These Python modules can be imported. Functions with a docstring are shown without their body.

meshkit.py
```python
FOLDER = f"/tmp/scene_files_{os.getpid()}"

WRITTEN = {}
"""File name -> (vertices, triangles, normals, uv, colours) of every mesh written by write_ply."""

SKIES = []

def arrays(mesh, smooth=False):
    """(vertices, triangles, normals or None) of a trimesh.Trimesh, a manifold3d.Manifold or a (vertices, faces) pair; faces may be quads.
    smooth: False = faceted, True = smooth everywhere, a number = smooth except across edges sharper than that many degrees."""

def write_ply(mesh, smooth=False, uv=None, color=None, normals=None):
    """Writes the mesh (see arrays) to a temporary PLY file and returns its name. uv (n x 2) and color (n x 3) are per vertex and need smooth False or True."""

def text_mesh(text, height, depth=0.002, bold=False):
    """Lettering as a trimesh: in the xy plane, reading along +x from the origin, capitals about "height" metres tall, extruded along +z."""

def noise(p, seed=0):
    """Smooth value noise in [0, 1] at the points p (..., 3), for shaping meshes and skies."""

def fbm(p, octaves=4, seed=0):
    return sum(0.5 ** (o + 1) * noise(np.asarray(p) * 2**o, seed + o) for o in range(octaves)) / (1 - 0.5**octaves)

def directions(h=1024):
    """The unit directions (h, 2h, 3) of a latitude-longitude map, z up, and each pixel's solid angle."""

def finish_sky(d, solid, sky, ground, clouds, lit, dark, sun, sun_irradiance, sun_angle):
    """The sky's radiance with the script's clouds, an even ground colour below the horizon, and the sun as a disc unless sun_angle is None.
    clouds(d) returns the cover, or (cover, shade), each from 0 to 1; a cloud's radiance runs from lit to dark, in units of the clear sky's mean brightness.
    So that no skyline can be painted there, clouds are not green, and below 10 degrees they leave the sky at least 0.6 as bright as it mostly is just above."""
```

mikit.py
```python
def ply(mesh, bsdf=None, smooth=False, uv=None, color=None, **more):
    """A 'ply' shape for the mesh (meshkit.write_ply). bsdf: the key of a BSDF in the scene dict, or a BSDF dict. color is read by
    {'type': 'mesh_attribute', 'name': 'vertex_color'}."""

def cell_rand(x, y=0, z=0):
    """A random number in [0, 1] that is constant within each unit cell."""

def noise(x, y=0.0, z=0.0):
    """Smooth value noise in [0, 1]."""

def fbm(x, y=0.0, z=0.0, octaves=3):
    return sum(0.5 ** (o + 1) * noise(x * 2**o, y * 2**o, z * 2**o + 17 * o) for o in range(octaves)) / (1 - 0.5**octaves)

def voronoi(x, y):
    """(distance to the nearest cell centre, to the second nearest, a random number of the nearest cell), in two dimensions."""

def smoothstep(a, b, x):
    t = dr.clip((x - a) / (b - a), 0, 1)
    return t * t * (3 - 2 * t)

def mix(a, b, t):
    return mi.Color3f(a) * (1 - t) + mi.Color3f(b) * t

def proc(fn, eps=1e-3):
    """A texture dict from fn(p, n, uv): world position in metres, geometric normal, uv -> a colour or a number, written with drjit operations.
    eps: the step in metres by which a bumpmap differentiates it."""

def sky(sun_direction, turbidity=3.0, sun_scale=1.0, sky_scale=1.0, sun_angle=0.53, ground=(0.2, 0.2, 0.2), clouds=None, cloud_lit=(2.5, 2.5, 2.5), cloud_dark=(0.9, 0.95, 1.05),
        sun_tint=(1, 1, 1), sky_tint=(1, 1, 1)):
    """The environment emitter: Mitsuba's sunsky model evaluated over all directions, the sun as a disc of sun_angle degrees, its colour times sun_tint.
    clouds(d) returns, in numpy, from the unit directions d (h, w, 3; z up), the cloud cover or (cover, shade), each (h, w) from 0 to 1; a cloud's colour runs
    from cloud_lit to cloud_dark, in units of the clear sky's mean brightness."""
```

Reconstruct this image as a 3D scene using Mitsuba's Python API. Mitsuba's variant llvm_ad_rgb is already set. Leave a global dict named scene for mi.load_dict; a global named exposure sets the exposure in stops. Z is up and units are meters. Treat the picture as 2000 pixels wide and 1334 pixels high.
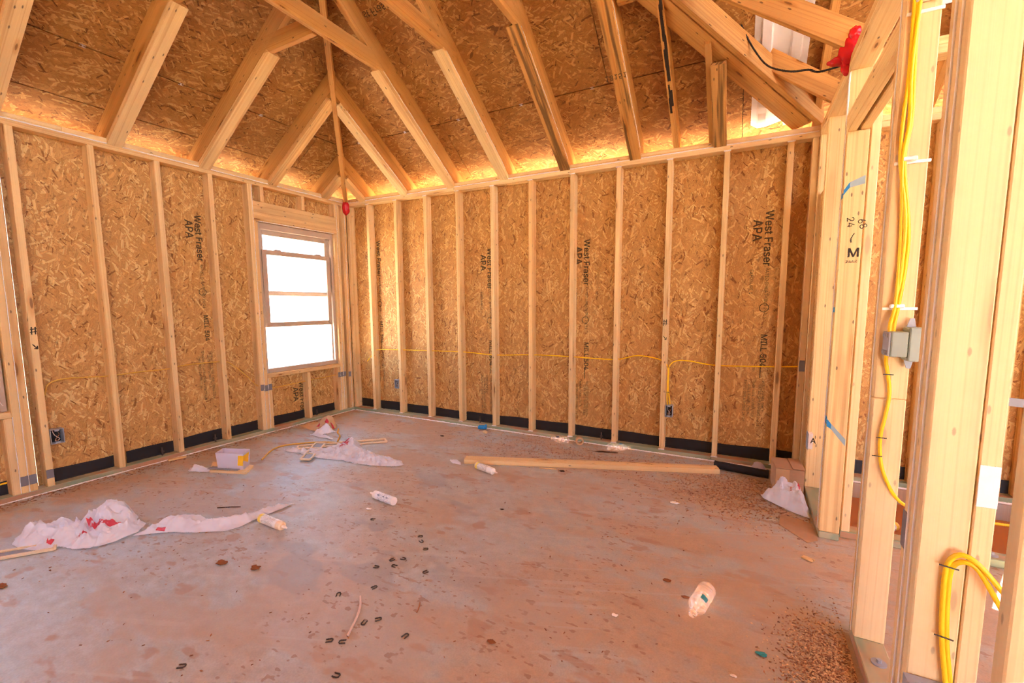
import math, random
import numpy as np, trimesh, shapely
from shapely.geometry import Polygon, box as sbox
import drjit as dr
import mitsuba as mi
import mikit, meshkit

T = mi.ScalarTransform4f
scene, labels = {}, {}
rng = np.random.default_rng(7)

# ------------------------------------------------------------------ camera, sky, exposure
CAM = np.array([4.1508, -3.7658, 1.2538])
YAW, PITCH, ROLL, FPX = -0.4777, -0.1067, -0.0046, 860.81
def camera_axes():
    cy, sy, cp, sp = math.cos(YAW), math.sin(YAW), math.cos(PITCH), math.sin(PITCH)
    F = np.array([sy * cp, cy * cp, sp]); R = np.array([cy, -sy, 0.0]); U = np.cross(R, F)
    c, s = math.cos(ROLL), math.sin(ROLL)
    return F, c * R + s * U, c * U - s * R
F_, R_, U_ = camera_axes()
scene['camera'] = {'type': 'perspective', 'fov': 2 * math.degrees(math.atan(1000 / FPX)), 'fov_axis': 'x', 'near_clip': 0.02,
                   'principal_point_offset_x': -6.8 / 2000, 'principal_point_offset_y': -21.0 / 1334,
                   'to_world': T().look_at(origin=CAM.tolist(), target=(CAM + F_).tolist(), up=U_.tolist())}
exposure = 5.88
SUN = (0.70, 1.5, 1.2)
scene['sky'] = mikit.sky(SUN, turbidity=3.0, sun_scale=1.7, sky_scale=1.0, ground=(0.30, 0.25, 0.2), sky_tint=(0.90, 1.0, 1.12),
    clouds=lambda d: np.clip(0.25 + 0.75 * (1 - d[..., 2]) ** 3 + 0.5 * (meshkit.fbm(d * 3.0, 4) - 0.5), 0, 1), cloud_lit=(2.35, 2.5, 2.75), cloud_dark=(1.5, 1.6, 1.75))

# ------------------------------------------------------------------ materials
mix, noise, fbm, cell, sst = mikit.mix, mikit.noise, mikit.fbm, mikit.cell_rand, mikit.smoothstep

def lumber_fn(p, n, uv):
    """uv.x runs along the grain, uv.y across it plus ten times the board's number (500.. weathered, 700.. treated, 900.. pale)."""
    u = uv.x
    idn = dr.floor(uv.y / 10)
    v = uv.y - idn * 10 - 5
    r1, r2 = cell(idn, 3), cell(idn, 11)
    col = mix((0.68, 0.51, 0.25), (0.66, 0.43, 0.175), r1)
    col = mix(col, (0.72, 0.56, 0.31), 0.55 * r2)
    wob = 0.012 * noise(u * 1.3 + idn * 3.7, v * 6, idn)
    rings = noise((v + wob) * (140 + 90 * r2) + idn * 5.1, u * 0.35)
    col = mix(col, col * mi.Color3f(0.83, 0.72, 0.58), sst(0.5, 0.95, rings) * 0.75)
    col = col * (0.88 + 0.24 * noise(u * 1.1 + idn * 9.1, v * 22, 4.0))
    fine = noise(u * 9 + idn, v * 900)
    col = col * (0.95 + 0.1 * fine)
    kd, kd2, kw = mikit.voronoi(u * 1.5 + idn * 13.7, v * 7.0 + idn * 5.3)
    rad = 0.035 + 0.06 * cell(idn, kw * 97)
    on = kw > 0.62
    knot = dr.select(on, 1 - sst(rad * 0.55, rad, kd), 0.0)
    halo = dr.select(on, 1 - sst(rad, rad * 2.6, kd), 0.0)
    col = mix(col, col * mi.Color3f(0.80, 0.62, 0.42), halo * 0.7)
    col = mix(col, (0.20, 0.085, 0.03), knot * 0.8)
    nails = mikit.voronoi(u * 9 + idn * 3.3, v * 26 + idn)
    col = mix(col, (0.10, 0.06, 0.035), dr.select(nails[2] > 0.86, 1 - sst(0.06, 0.12, nails[0]), 0.0) * 0.8)
    grime = sst(0.60, 0.78, fbm(u * 1.7 + idn * 2.3, v * 14, 3.0))
    col = mix(col, col * mi.Color3f(0.78, 0.70, 0.62), grime * 0.6)
    col = mix(col, (0.76, 0.60, 0.36), dr.select(idn > 899.5, 0.45, 0.0))
    wea = sst(0.40, 0.66, fbm(u * 2.2 + idn, v * 45 + idn * 2.0, 7.0)) * dr.select((idn > 499.5) & (idn < 699.5), 1.0, 0.0)
    col = mix(col, (0.15, 0.105, 0.06), wea * 0.85)
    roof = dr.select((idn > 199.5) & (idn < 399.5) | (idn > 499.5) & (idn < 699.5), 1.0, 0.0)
    col = mix(col, col * mi.Color3f(0.74, 0.545, 0.33), roof)  # darker orange roof lumber, with the roof's shade put into its colour
    tr = dr.select((idn > 699.5) & (idn < 899.5), 1.0, 0.0)
    green = mix((0.235, 0.30, 0.20), (0.40, 0.36, 0.22), sst(0.3, 0.75, fbm(u * 2.5 + idn, v * 20)))
    green = mix(green, (0.43, 0.19, 0.10), sst(0.52, 0.75, fbm(u * 3.5 + idn * 3, v * 9, 2.0)) * 0.75)
    col = mix(col, green, tr)
    return col

def osb_fn(base_shift, dark):
    A, B, C, D = base_shift
    def fn(p, n, uv):
        u0, v0 = uv.x, uv.y
        pid = dr.floor(v0 / 20)
        w = 0.02 * (noise(u0 * 3, v0 * 3) - 0.5)
        col = mix(A, B, noise(u0 * 9, v0 * 30))
        wx = 0.030 * (noise(u0 * 5, v0 * 5, 1.0) - 0.5) + 0.012 * (noise(u0 * 15, v0 * 15, 2.0) - 0.5)
        wy = 0.030 * (noise(u0 * 5, v0 * 5, 3.0) - 0.5) + 0.012 * (noise(u0 * 15, v0 * 15, 4.0) - 0.5)
        layers = ((-0.62, .115, .026, .6), (0.75, .10, .030, .55), (1.35, .09, .026, .5), (-0.2, .14, .034, .55), (-1.05, .10, .024, .45),
                  (0.4, .12, .030, .5), (-0.42, .11, .020, .45), (0.12, .13, .026, .45), (0.95, .085, .020, .34), (-0.8, .075, .014, .30), (0.25, .07, .010, .25))
        for k, (a, L, W, pres) in enumerate(layers):
            c, s = math.cos(a), math.sin(a)
            x = (u0 + wx) * c + (v0 + wy) * s
            y = -(u0 + wx) * s + (v0 + wy) * c
            row = dr.floor(y / W)
            off = cell(row, k, 5) * 7.0
            xx = x / L + off
            ci = dr.floor(xx)
            h, h2, h3 = cell(row, ci, k * 3 + 1), cell(row, ci, k * 3 + 2), cell(row, ci, k * 3 + 40)
            fx, fy = xx - ci, y / W - row
            tilt = (h2 - 0.5) * 0.9 * (fx - 0.5) + 0.25 * (noise(x * 40, row, k) - 0.5)
            lo, hi = 0.05 + 0.30 * h3, 0.95 - 0.30 * h2
            ins = (h < pres) & (fy + tilt > lo) & (fy + tilt < hi) & (fx > 0.15 * h3 + 0.08 * fy) & (fx < 1 - 0.30 * h2 - 0.1 * fy)
            tone = mix(A, B, h2)
            tone = dr.select(h3 > 0.93, mi.Color3f(D), dr.select(h3 < 0.17, mi.Color3f(C), tone))
            tone = tone * (0.86 + 0.28 * noise(x * 12 + h * 50, y * 420))
            edge = sst(0.0, 0.16, dr.minimum(fy + tilt - lo, hi - fy - tilt))
            tone = tone * (0.80 + 0.20 * edge)
            col = dr.select(ins, tone, col)
        specks = sst(0.80, 0.88, noise(u0 * 55, v0 * 120)) * sst(0.45, 0.7, noise(u0 * 4, v0 * 4, 2))
        col = mix(col, (0.16, 0.07, 0.025), specks * 0.5)
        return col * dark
    return fn

def floor_fn(p, n, uv):
    x, y = p.x, p.y
    big = fbm(x * 0.9, y * 0.9, 1.0, 4)
    sm = fbm(x * 3.1 + 0.4 * noise(x * 2, y * 2), y * 6.5, 2.0, 4)
    fine = fbm(x * 22, y * 30, 5.0, 3)
    grit = noise(x * 240, y * 240)
    col = mix((0.315, 0.275, 0.245), (0.33, 0.24, 0.185), sst(0.35, 0.65, sm))
    # exposed blue-grey concrete in the middle, cool sky reflection painted in towards the left, red clay along the walls and to the right
    bare_and_sheen = sst(0.42, 0.62, big + 0.12 * (fine - 0.5)) * sst(4.0, 1.9, x) * sst(0.0, -1.0, y)
    bare_and_sheen = dr.maximum(bare_and_sheen, (0.45 + 0.5 * fine) * sst(-1.7, -2.8, y) * sst(3.3, 1.6, x))  # cool window and sky light painted onto the front-left floor
    col = mix(col, (0.30, 0.315, 0.345), bare_and_sheen * 0.8)
    clay = dr.maximum(sst(1.0, 0.05, x), dr.maximum(sst(-0.9, -0.1, y), 0.85 * sst(2.4, 4.3, x)))
    col = mix(col, (0.335, 0.195, 0.115), clay * sst(0.25, 0.6, sm * 0.6 + fine * 0.4) * 0.8)
    col = col * (0.90 + 0.2 * fine) * (0.93 + 0.14 * grit)
    sp = fbm(x * 7 + 3, y * 15, 9.0, 4)
    col = mix(col, (0.27, 0.13, 0.075), sst(0.66, 0.78, sp) * 0.55)
    blot = fbm(x * 2.3 + 9, y * 4.0, 12.0, 5)
    col = mix(col, (0.34, 0.215, 0.145), sst(0.56, 0.66, blot) * 0.45)
    crumbs = sst(0.72, 0.80, fbm(x * 34, y * 60, 3.0, 2)) * sst(0.42, 0.62, fbm(x * 2.2, y * 2.2, 4.0))
    col = mix(col, (0.19, 0.085, 0.045), crumbs * 0.55)
    wet = sst(0.56, 0.66, fbm(x * 3.4 + 7, y * 5.5 + 2, 6.0, 4)) * sst(1.2, 0.3, dr.sqrt(dr.square(x - 2.35) + dr.square(y + 1.95)))
    col = mix(col, (0.20, 0.185, 0.19), wet * 0.5)
    scr = sst(0.80, 0.9, noise(x * 1.6 + y * 0.8, (y - 0.4 * x) * 55)) * 0.22
    return mix(col, (0.38, 0.34, 0.31), scr) * mi.Color3f(1.27, 1.50, 1.56)

def ground_fn(p, n, uv):
    return mix((0.62, 0.52, 0.41), (0.66, 0.57, 0.47), fbm(p.x * 0.4, p.y * 0.4)) * (0.85 + 0.3 * fbm(p.x * 5, p.y * 5))  # pale tone, raised to bounce more light into the eaves and window

def bag_fn(p, n, uv):
    return mix((0.82, 0.87, 0.97), (0.74, 0.76, 0.85), sst(0.5, 0.8, fbm(p.x * 14, p.y * 14, p.z * 14)))

def card_fn(p, n, uv):
    return mix((0.42, 0.27, 0.16), (0.36, 0.22, 0.125), fbm(p.x * 30, p.y * 30, p.z * 4)) * (0.92 + 0.16 * noise(p.z * 300))

def two(d): return {'type': 'twosided', 'bsdf': d}
def prin(color, rough=0.6, spec=0.3, **k):
    c = color if isinstance(color, dict) else {'type': 'rgb', 'value': list(color)}
    return two({'type': 'principled', 'base_color': c, 'roughness': rough, 'specular': spec, **k})

OSB_WALL = ((0.55, 0.322, 0.105), (0.43, 0.212, 0.056), (0.62, 0.42, 0.165), (0.27, 0.11, 0.032))
OSB_ROOF_SHADED = ((0.50, 0.255, 0.075), (0.38, 0.158, 0.038), (0.59, 0.345, 0.12), (0.22, 0.078, 0.020))  # redder, darker copy of the wall sheathing: roof shade put into the colour
MATS = {
    'm_lumber': prin(mikit.proc(lumber_fn), 0.62, 0.25),
    'm_osb_wall': prin(mikit.proc(osb_fn(OSB_WALL, 1.0)), 0.6, 0.3),
    'm_osb_roof_shaded': prin(mikit.proc(osb_fn(OSB_ROOF_SHADED, 0.78)), 0.65, 0.25),
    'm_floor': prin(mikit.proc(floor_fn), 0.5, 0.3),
    'm_ground': prin(mikit.proc(ground_fn), 0.9, 0.1),
    'm_black': prin((0.012, 0.013, 0.017), 0.38, 0.5),
    'm_white_bead': prin((0.78, 0.76, 0.73), 0.6, 0.3),
    'm_ink': prin((0.035, 0.028, 0.022), 0.7, 0.1),
    'm_stamp': prin((0.07, 0.045, 0.025), 0.7, 0.1),
    'm_blue_chalk': prin((0.035, 0.20, 0.42), 0.9, 0.1),
    'm_grey_chalk': prin((0.26, 0.34, 0.36), 0.9, 0.1),
    'm_red': prin((0.50, 0.008, 0.015), 0.35, 0.5),
    'm_red_print': prin((0.55, 0.03, 0.07), 0.6, 0.3),
    'm_steel': two({'type': 'roughconductor', 'material': 'Cr', 'alpha': 0.35}),
    'm_grey_plate': prin((0.20, 0.20, 0.22), 0.45, 0.5, metallic=0.35),
    'm_dark_metal': prin((0.055, 0.042, 0.035), 0.5, 0.5, metallic=0.3),
    'm_vinyl': prin((0.42, 0.33, 0.25), 0.45, 0.4),
    'm_grey_box': prin((0.27, 0.33, 0.29), 0.5, 0.4),
    'm_blue_grey': prin((0.30, 0.33, 0.38), 0.5, 0.4),
    'm_yellow': prin((0.86, 0.56, 0.015), 0.4, 0.4),
    'm_yellow_old': prin((0.60, 0.36, 0.06), 0.45, 0.4),
    'm_wire_white': prin((0.62, 0.50, 0.44), 0.5, 0.3),
    'm_copper': prin((0.50, 0.24, 0.12), 0.4, 0.5, metallic=0.7),
    'm_black_cable': prin((0.015, 0.013, 0.012), 0.45, 0.4),
    'm_bag': {'type': 'principledthin', 'base_color': mikit.proc(bag_fn), 'roughness': 0.30, 'spec_trans': 0.03, 'diff_trans': 0.45, 'eta': 1.5},
    'm_bag_red': prin((0.52, 0.05, 0.08), 0.45, 0.3),
    'm_bag_pink': {'type': 'principledthin', 'base_color': {'type': 'rgb', 'value': [0.72, 0.45, 0.46]}, 'roughness': 0.4, 'spec_trans': 0.1, 'diff_trans': 0.7, 'eta': 1.45},
    'm_paper': prin((0.52, 0.36, 0.21), 0.8, 0.15),
    'm_card': prin(mikit.proc(card_fn), 0.85, 0.15),
    'm_tape_tan': prin((0.50, 0.33, 0.17), 0.35, 0.5),
    'm_tub': {'type': 'principledthin', 'base_color': {'type': 'rgb', 'value': [0.80, 0.79, 0.88]}, 'roughness': 0.4, 'spec_trans': 0.05, 'diff_trans': 0.9, 'eta': 1.45},
    'm_label_yellow': prin((0.85, 0.55, 0.03), 0.5, 0.3),
    'm_white_plastic': prin((0.80, 0.78, 0.74), 0.35, 0.5),
    'm_cream_plastic': prin((0.78, 0.62, 0.42), 0.4, 0.4),
    'm_label_dark': prin((0.06, 0.075, 0.12), 0.5, 0.3),
    'm_label_grey': prin((0.33, 0.40, 0.48), 0.5, 0.3),
    'm_blue_plastic': prin((0.02, 0.24, 0.60), 0.4, 0.4),
    'm_teal': prin((0.03, 0.25, 0.27), 0.5, 0.3),
    'm_clear': {'type': 'blendbsdf', 'weight': 0.07, 'a': {'type': 'thindielectric', 'int_ior': 1.5},
                'b': {'type': 'principledthin', 'base_color': {'type': 'rgb', 'value': [0.92, 0.92, 0.92]}, 'roughness': 0.3, 'spec_trans': 0.2, 'diff_trans': 1.0, 'eta': 1.4}},
    'm_glass': {'type': 'thindielectric', 'int_ior': 1.5},
    'm_baffle': prin((0.66, 0.66, 0.70), 0.5, 0.35),
    'm_felt': prin((0.020, 0.018, 0.020), 0.8, 0.2),
    'm_dark_debris': prin((0.07, 0.04, 0.025), 0.8, 0.1),
    'm_mud': prin((0.22, 0.085, 0.035), 0.9, 0.1),
    'm_chip_pale': prin((0.62, 0.42, 0.22), 0.8, 0.1),
    'm_chip_red': prin((0.36, 0.15, 0.06), 0.85, 0.1),
    'm_screen': prin((0.22, 0.23, 0.25), 0.5, 0.3),
    'm_trim_cream': prin((0.66, 0.55, 0.38), 0.5, 0.3),
    'm_chips': prin({'type': 'mesh_attribute', 'name': 'vertex_color'}, 0.85, 0.1),
    'm_concrete': prin((0.36, 0.33, 0.29), 0.85, 0.15),
}
for k, v in MATS.items():
    scene[k] = {**v, 'id': k} if False else v

# ------------------------------------------------------------------ helpers
def numbered(key):
    if key not in used:
        used.add(key); return key
    i = 1
    while f'{key}_{i:03d}' in used: i += 1
    used.add(f'{key}_{i:03d}'); return f'{key}_{i:03d}'
used = set()

def say(key, label=None, cat=None, group=None, kind=None):
    d = labels.setdefault(key, {})
    for a, b in (('label', label), ('category', cat), ('group', group), ('kind', kind)):
        if b: d[a] = b
    return key

def put(name, mesh, mat, parent=None, smooth=False, label=None, **kw):
    """One entry of the scene under its holder's key."""
    key = numbered(f'{parent}__{name}' if parent else name)
    scene[key] = mikit.ply(mesh, mat, smooth=smooth, **kw)
    if label: say(key, label)
    return key

def thing(name, label, cat, group=None):
    return say(numbered(name), label, cat, group)

board_no = [0]
def facet_uv(mesh, axis, tag):
    """Unshared triangles with uv: x along the axis, y across, plus the board's number."""
    V = np.asarray(mesh.triangles, float)
    n = np.cross(V[:, 1] - V[:, 0], V[:, 2] - V[:, 0]); n /= np.linalg.norm(n, axis=1, keepdims=True) + 1e-15
    ax = np.asarray(axis, float) / np.linalg.norm(axis)
    c = V.reshape(-1, 3).mean(0)
    t = np.cross(n, ax); L = np.linalg.norm(t, axis=1)
    other = np.cross(ax, [0.3, 0.5, 0.8]); other /= np.linalg.norm(other)
    end = L < 0.3
    t[end] = other; t /= np.linalg.norm(t, axis=1, keepdims=True)
    uax = np.where(end[:, None], np.cross(other, ax)[None] * 0.15, ax[None])
    u = ((V - c) * uax[:, None]).sum(-1) + (tag * 1.37) % 11
    side = np.floor(np.abs(n) @ np.array([1.0, 2.0, 4.0]) * 2) * 0.21
    v = ((V - c) * t[:, None]).sum(-1) + (side % 2.0)[:, None] - 1
    uv = np.stack([u, v + 5 + 10 * tag], -1).reshape(-1, 2)
    return trimesh.Trimesh(V.reshape(-1, 3), np.arange(len(V) * 3).reshape(-1, 3), process=False), uv

def lumber(name, mesh, axis, parent, kind=0, mat='m_lumber', label=None):
    board_no[0] += 1
    m, uv = facet_uv(mesh, axis, kind + board_no[0] % 190)
    return put(name, m, mat, parent, uv=uv, label=label)

def frame4(o, ex, ey, ez):
    M = np.eye(4); M[:3, 0], M[:3, 1], M[:3, 2], M[:3, 3] = ex, ey, ez, o
    return M

def bevel_box(lo, hi, c=0.003):
    """A box with small chamfers along all edges."""
    lo, hi = np.asarray(lo, float), np.asarray(hi, float)
    c = min(c, (hi - lo).min() * 0.3)
    P = []
    for k in range(3):
        a, b = lo + c, hi - c
        a[k], b[k] = lo[k], hi[k]
        P += [[(a, b)[i][0], (a, b)[j][1], (a, b)[m][2]] for i in (0, 1) for j in (0, 1) for m in (0, 1)]
    return trimesh.convex.convex_hull(np.array(P))

def beam_mesh(p0, p1, w, d, wdir, c=0.003):
    """A bevelled bar from p0 to p1 (its axis), w wide along wdir and d deep."""
    p0, p1 = np.asarray(p0, float), np.asarray(p1, float)
    a = p1 - p0; L = np.linalg.norm(a); a /= L
    w_ = np.asarray(wdir, float); w_ -= a * (w_ @ a); w_ /= np.linalg.norm(w_)
    m = bevel_box((0, -w / 2, -d / 2), (L, w / 2, d / 2), c)
    m.apply_transform(frame4(p0, a, w_, np.cross(a, w_)))
    return m

def prism(poly, o, ex, ey, thick):
    """A polygon in the plane (ex, ey) through o, extruded by thick along ex x ey."""
    g = poly if isinstance(poly, Polygon) else Polygon(poly)
    m = trimesh.creation.extrude_polygon(g, abs(thick), engine='earcut')
    ex, ey = np.asarray(ex, float), np.asarray(ey, float)
    ez = np.cross(ex, ey)
    if thick < 0: m.apply_translation([0, 0, thick])
    m.apply_transform(frame4(np.asarray(o, float), ex, ey, ez))
    return m

def flat_uv(mesh, o, ex, ey, shift, swap=False):
    V = np.asarray(mesh.triangles, float).reshape(-1, 3)
    u, v = (V - o) @ np.asarray(ex, float), (V - o) @ np.asarray(ey, float)
    w = (V - o) @ np.cross(ex, ey)
    if swap: u, v = v, u
    uv = np.stack([u + shift * 3.71, v + w + shift * 1.93], -1)
    return trimesh.Trimesh(V, np.arange(len(V)).reshape(-1, 3), process=False), uv

def panel(name, poly, o, ex, ey, thick, mat, parent, swap=False, label=None):
    board_no[0] += 1
    m, uv = flat_uv(prism(poly, o, ex, ey, thick), np.asarray(o, float), ex, ey, board_no[0] % 23, swap)
    return put(name, m, mat, parent, uv=uv, label=label)

def spline(pts, n=12):
    """Catmull-Rom through the points."""
    P = np.asarray(pts, float)
    P = np.vstack([2 * P[0] - P[1], P, 2 * P[-1] - P[-2]])
    out = []
    for i in range(1, len(P) - 2):
        t = np.linspace(0, 1, n, endpoint=False)[:, None]
        a, b, c, d = P[i - 1:i + 3]
        out.append(0.5 * (2 * b + (c - a) * t + (2 * a - 5 * b + 4 * c - d) * t**2 + (3 * b - a - 3 * c + d) * t**3))
    return np.vstack(out + [P[-2:-1]])

def tube_mesh(pts, r, sides=8, flat=1.0, up=(0, 0, 1)):
    p = np.asarray(pts, float)
    t = np.gradient(p, axis=0); t /= np.linalg.norm(t, axis=1, keepdims=True) + 1e-12
    a = np.cross(t[0], up)
    if np.linalg.norm(a) < 1e-3: a = np.cross(t[0], (1, 0, 0))
    A = []
    for k in range(len(p)):
        a = a - t[k] * (a @ t[k]); a /= np.linalg.norm(a); A.append(a)
    A = np.array(A); B = np.cross(t, A)
    ang = np.arange(sides) * 2 * np.pi / sides
    r = np.broadcast_to(r, (len(p),))
    v = p[:, None] + r[:, None, None] * (np.cos(ang)[None, :, None] * A[:, None] * flat + np.sin(ang)[None, :, None] * B[:, None])
    f = []
    for i in range(len(p) - 1):
        for j in range(sides):
            q = [i * sides + j, i * sides + (j + 1) % sides, (i + 1) * sides + (j + 1) % sides, (i + 1) * sides + j]
            f += [[q[0], q[1], q[2]], [q[0], q[2], q[3]]]
    V = np.vstack([v.reshape(-1, 3), p[:1], p[-1:]]); n0 = len(p) * sides
    for j in range(sides):
        f += [[n0, (j + 1) % sides, j], [n0 + 1, (len(p) - 1) * sides + j, (len(p) - 1) * sides + (j + 1) % sides]]
    m = trimesh.Trimesh(V, np.array(f), process=False)
    if m.volume < 0: m.invert()
    return m

def lathe(profile, n=28):
    """(r, z) profile turned about z."""
    return trimesh.creation.revolve(np.asarray(profile, float), sections=n)

def place_axis(m, p0, p1):
    """Moves a mesh made along +z so that it starts at p0 and points to p1."""
    a = np.asarray(p1, float) - p0; a /= np.linalg.norm(a)
    x = np.cross([0, 0, 1.0], a)
    if np.linalg.norm(x) < 1e-6: x = np.array([1.0, 0, 0])
    x /= np.linalg.norm(x)
    m.apply_transform(frame4(p0, x, np.cross(a, x), a)); return m

cat = trimesh.util.concatenate

def struct(key, label=None):
    used.add(key); return say(key, label, None, None, 'structure')

# ------------------------------------------------------------------ ground, floor
X9, YF = 9.0, -6.6
st = struct('ground', 'pale dry dirt ground outside')
scene['ground'] = mikit.ply(prism([(-60, -60), (70, -60), (70, 60), (-60, 60)], (0, 0, -0.33), (1, 0, 0), (0, 1, 0), -0.05), 'm_ground')
st = struct('floor', 'dusty concrete slab stained with red clay')
slab = Polygon([(-0.09, YF), (X9, YF), (X9, 0.1), (4.66, 0.1), (4.66, 0.1), (-0.09, 0.1)]).difference(sbox(4.72, -0.86, X9 - .4, 0.0))
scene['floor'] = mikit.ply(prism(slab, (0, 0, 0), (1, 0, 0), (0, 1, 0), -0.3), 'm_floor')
put('recess', prism(sbox(4.73, -0.85, X9 - .41, -0.01), (0, 0, -0.11), (1, 0, 0), (0, 1, 0), -0.1), 'm_chip_red', 'floor', label='sunken dusty strip of floor in the next room')

# ------------------------------------------------------------------ walls
ZP, ZS, ZT, ZTT = 0.038, 2.391, 2.429, 2.467
SX0, SP = 0.3092, 0.4064
back, left, right, alc = 'wall_back', 'wall_left', 'wall_right', 'wall_alcove'
for k, t in ((back, 'stud wall with wood strand sheathing along the back of the room'), (left, 'stud wall with window openings on the left'),
             (right, 'open stud partition with a doorway on the right'), (alc, 'short stud partition in the next room')):
    struct(k, t)

def stud(parent, x0, x1, y0, y1, z0=ZP, z1=ZS, kind=0, name='stud', label=None):
    return lumber(name, bevel_box((x0, y0, z0), (x1, y1, z1)), (0, 0, 1), parent, kind, label=label)

def plate(parent, name, lo, hi, axis, kind=0):
    return lumber(name, bevel_box(lo, hi), axis, parent, kind)

# back wall: bottom plate in pieces, doubled top plate
for a, b in ((-0.089, 0.9), (0.903, 3.963), (3.966, X9)):
    plate(back, 'bottom_plate', (a, 0, 0), (b, 0.089, ZP), (1, 0, 0), 700)
for a, b in ((0.0, 2.75), (2.752, 6.0), (6.002, X9)):
    plate(back, 'top_plate', (a, 0, ZS), (b, 0.089, ZT), (1, 0, 0))
for a, b in ((-0.089, 3.9), (3.902, X9)):
    plate(back, 'top_plate', (a, 0, ZT), (b, 0.089, ZTT), (1, 0, 0))
stud_x = [SX0 + SP * k for k in range(11)]
for x in stud_x: stud(back, x, x + .038, 0, .089)
stud(back, 0.0, .038, 0, .089); stud(back, 4.52, 4.558, 0, .089)
WX0, WX1, WZ0, WZ1 = 5.74, 7.6, 0.80, 1.20         # added unseen window of the next room, lets in the sun patch
x = 4.78
while x < X9:
    if not (WX0 - .02 < x < WX1): stud(back, x, x + .038, 0, .089)
    x += SP
stud(back, WX0 - .04, WX0 - .002, 0, .089); stud(back, WX1 + .002, WX1 + .04, 0, .089)
plate(back, 'header', (WX0, 0, WZ1), (WX1, .089, ZS), (1, 0, 0)); plate(back, 'sill', (WX0, 0, WZ0 - .04), (WX1, .089, WZ0), (1, 0, 0))  # framing around the added window
seams = [-0.1, 0.328, 1.547, 2.766, 3.985, 5.204, 6.423, 7.64, X9]
for a, b in zip(seams, seams[1:]):
    poly = sbox(a + .0015, -0.25, b - .0015, 2.47).difference(sbox(WX0, WZ0, WX1, WZ1))
    for g in getattr(poly, 'geoms', [poly]):
        panel('sheathing_panel', g, (0, .089, 0), (1, 0, 0), (0, 0, 1), -0.011, 'm_osb_wall', back, swap=True)
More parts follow.
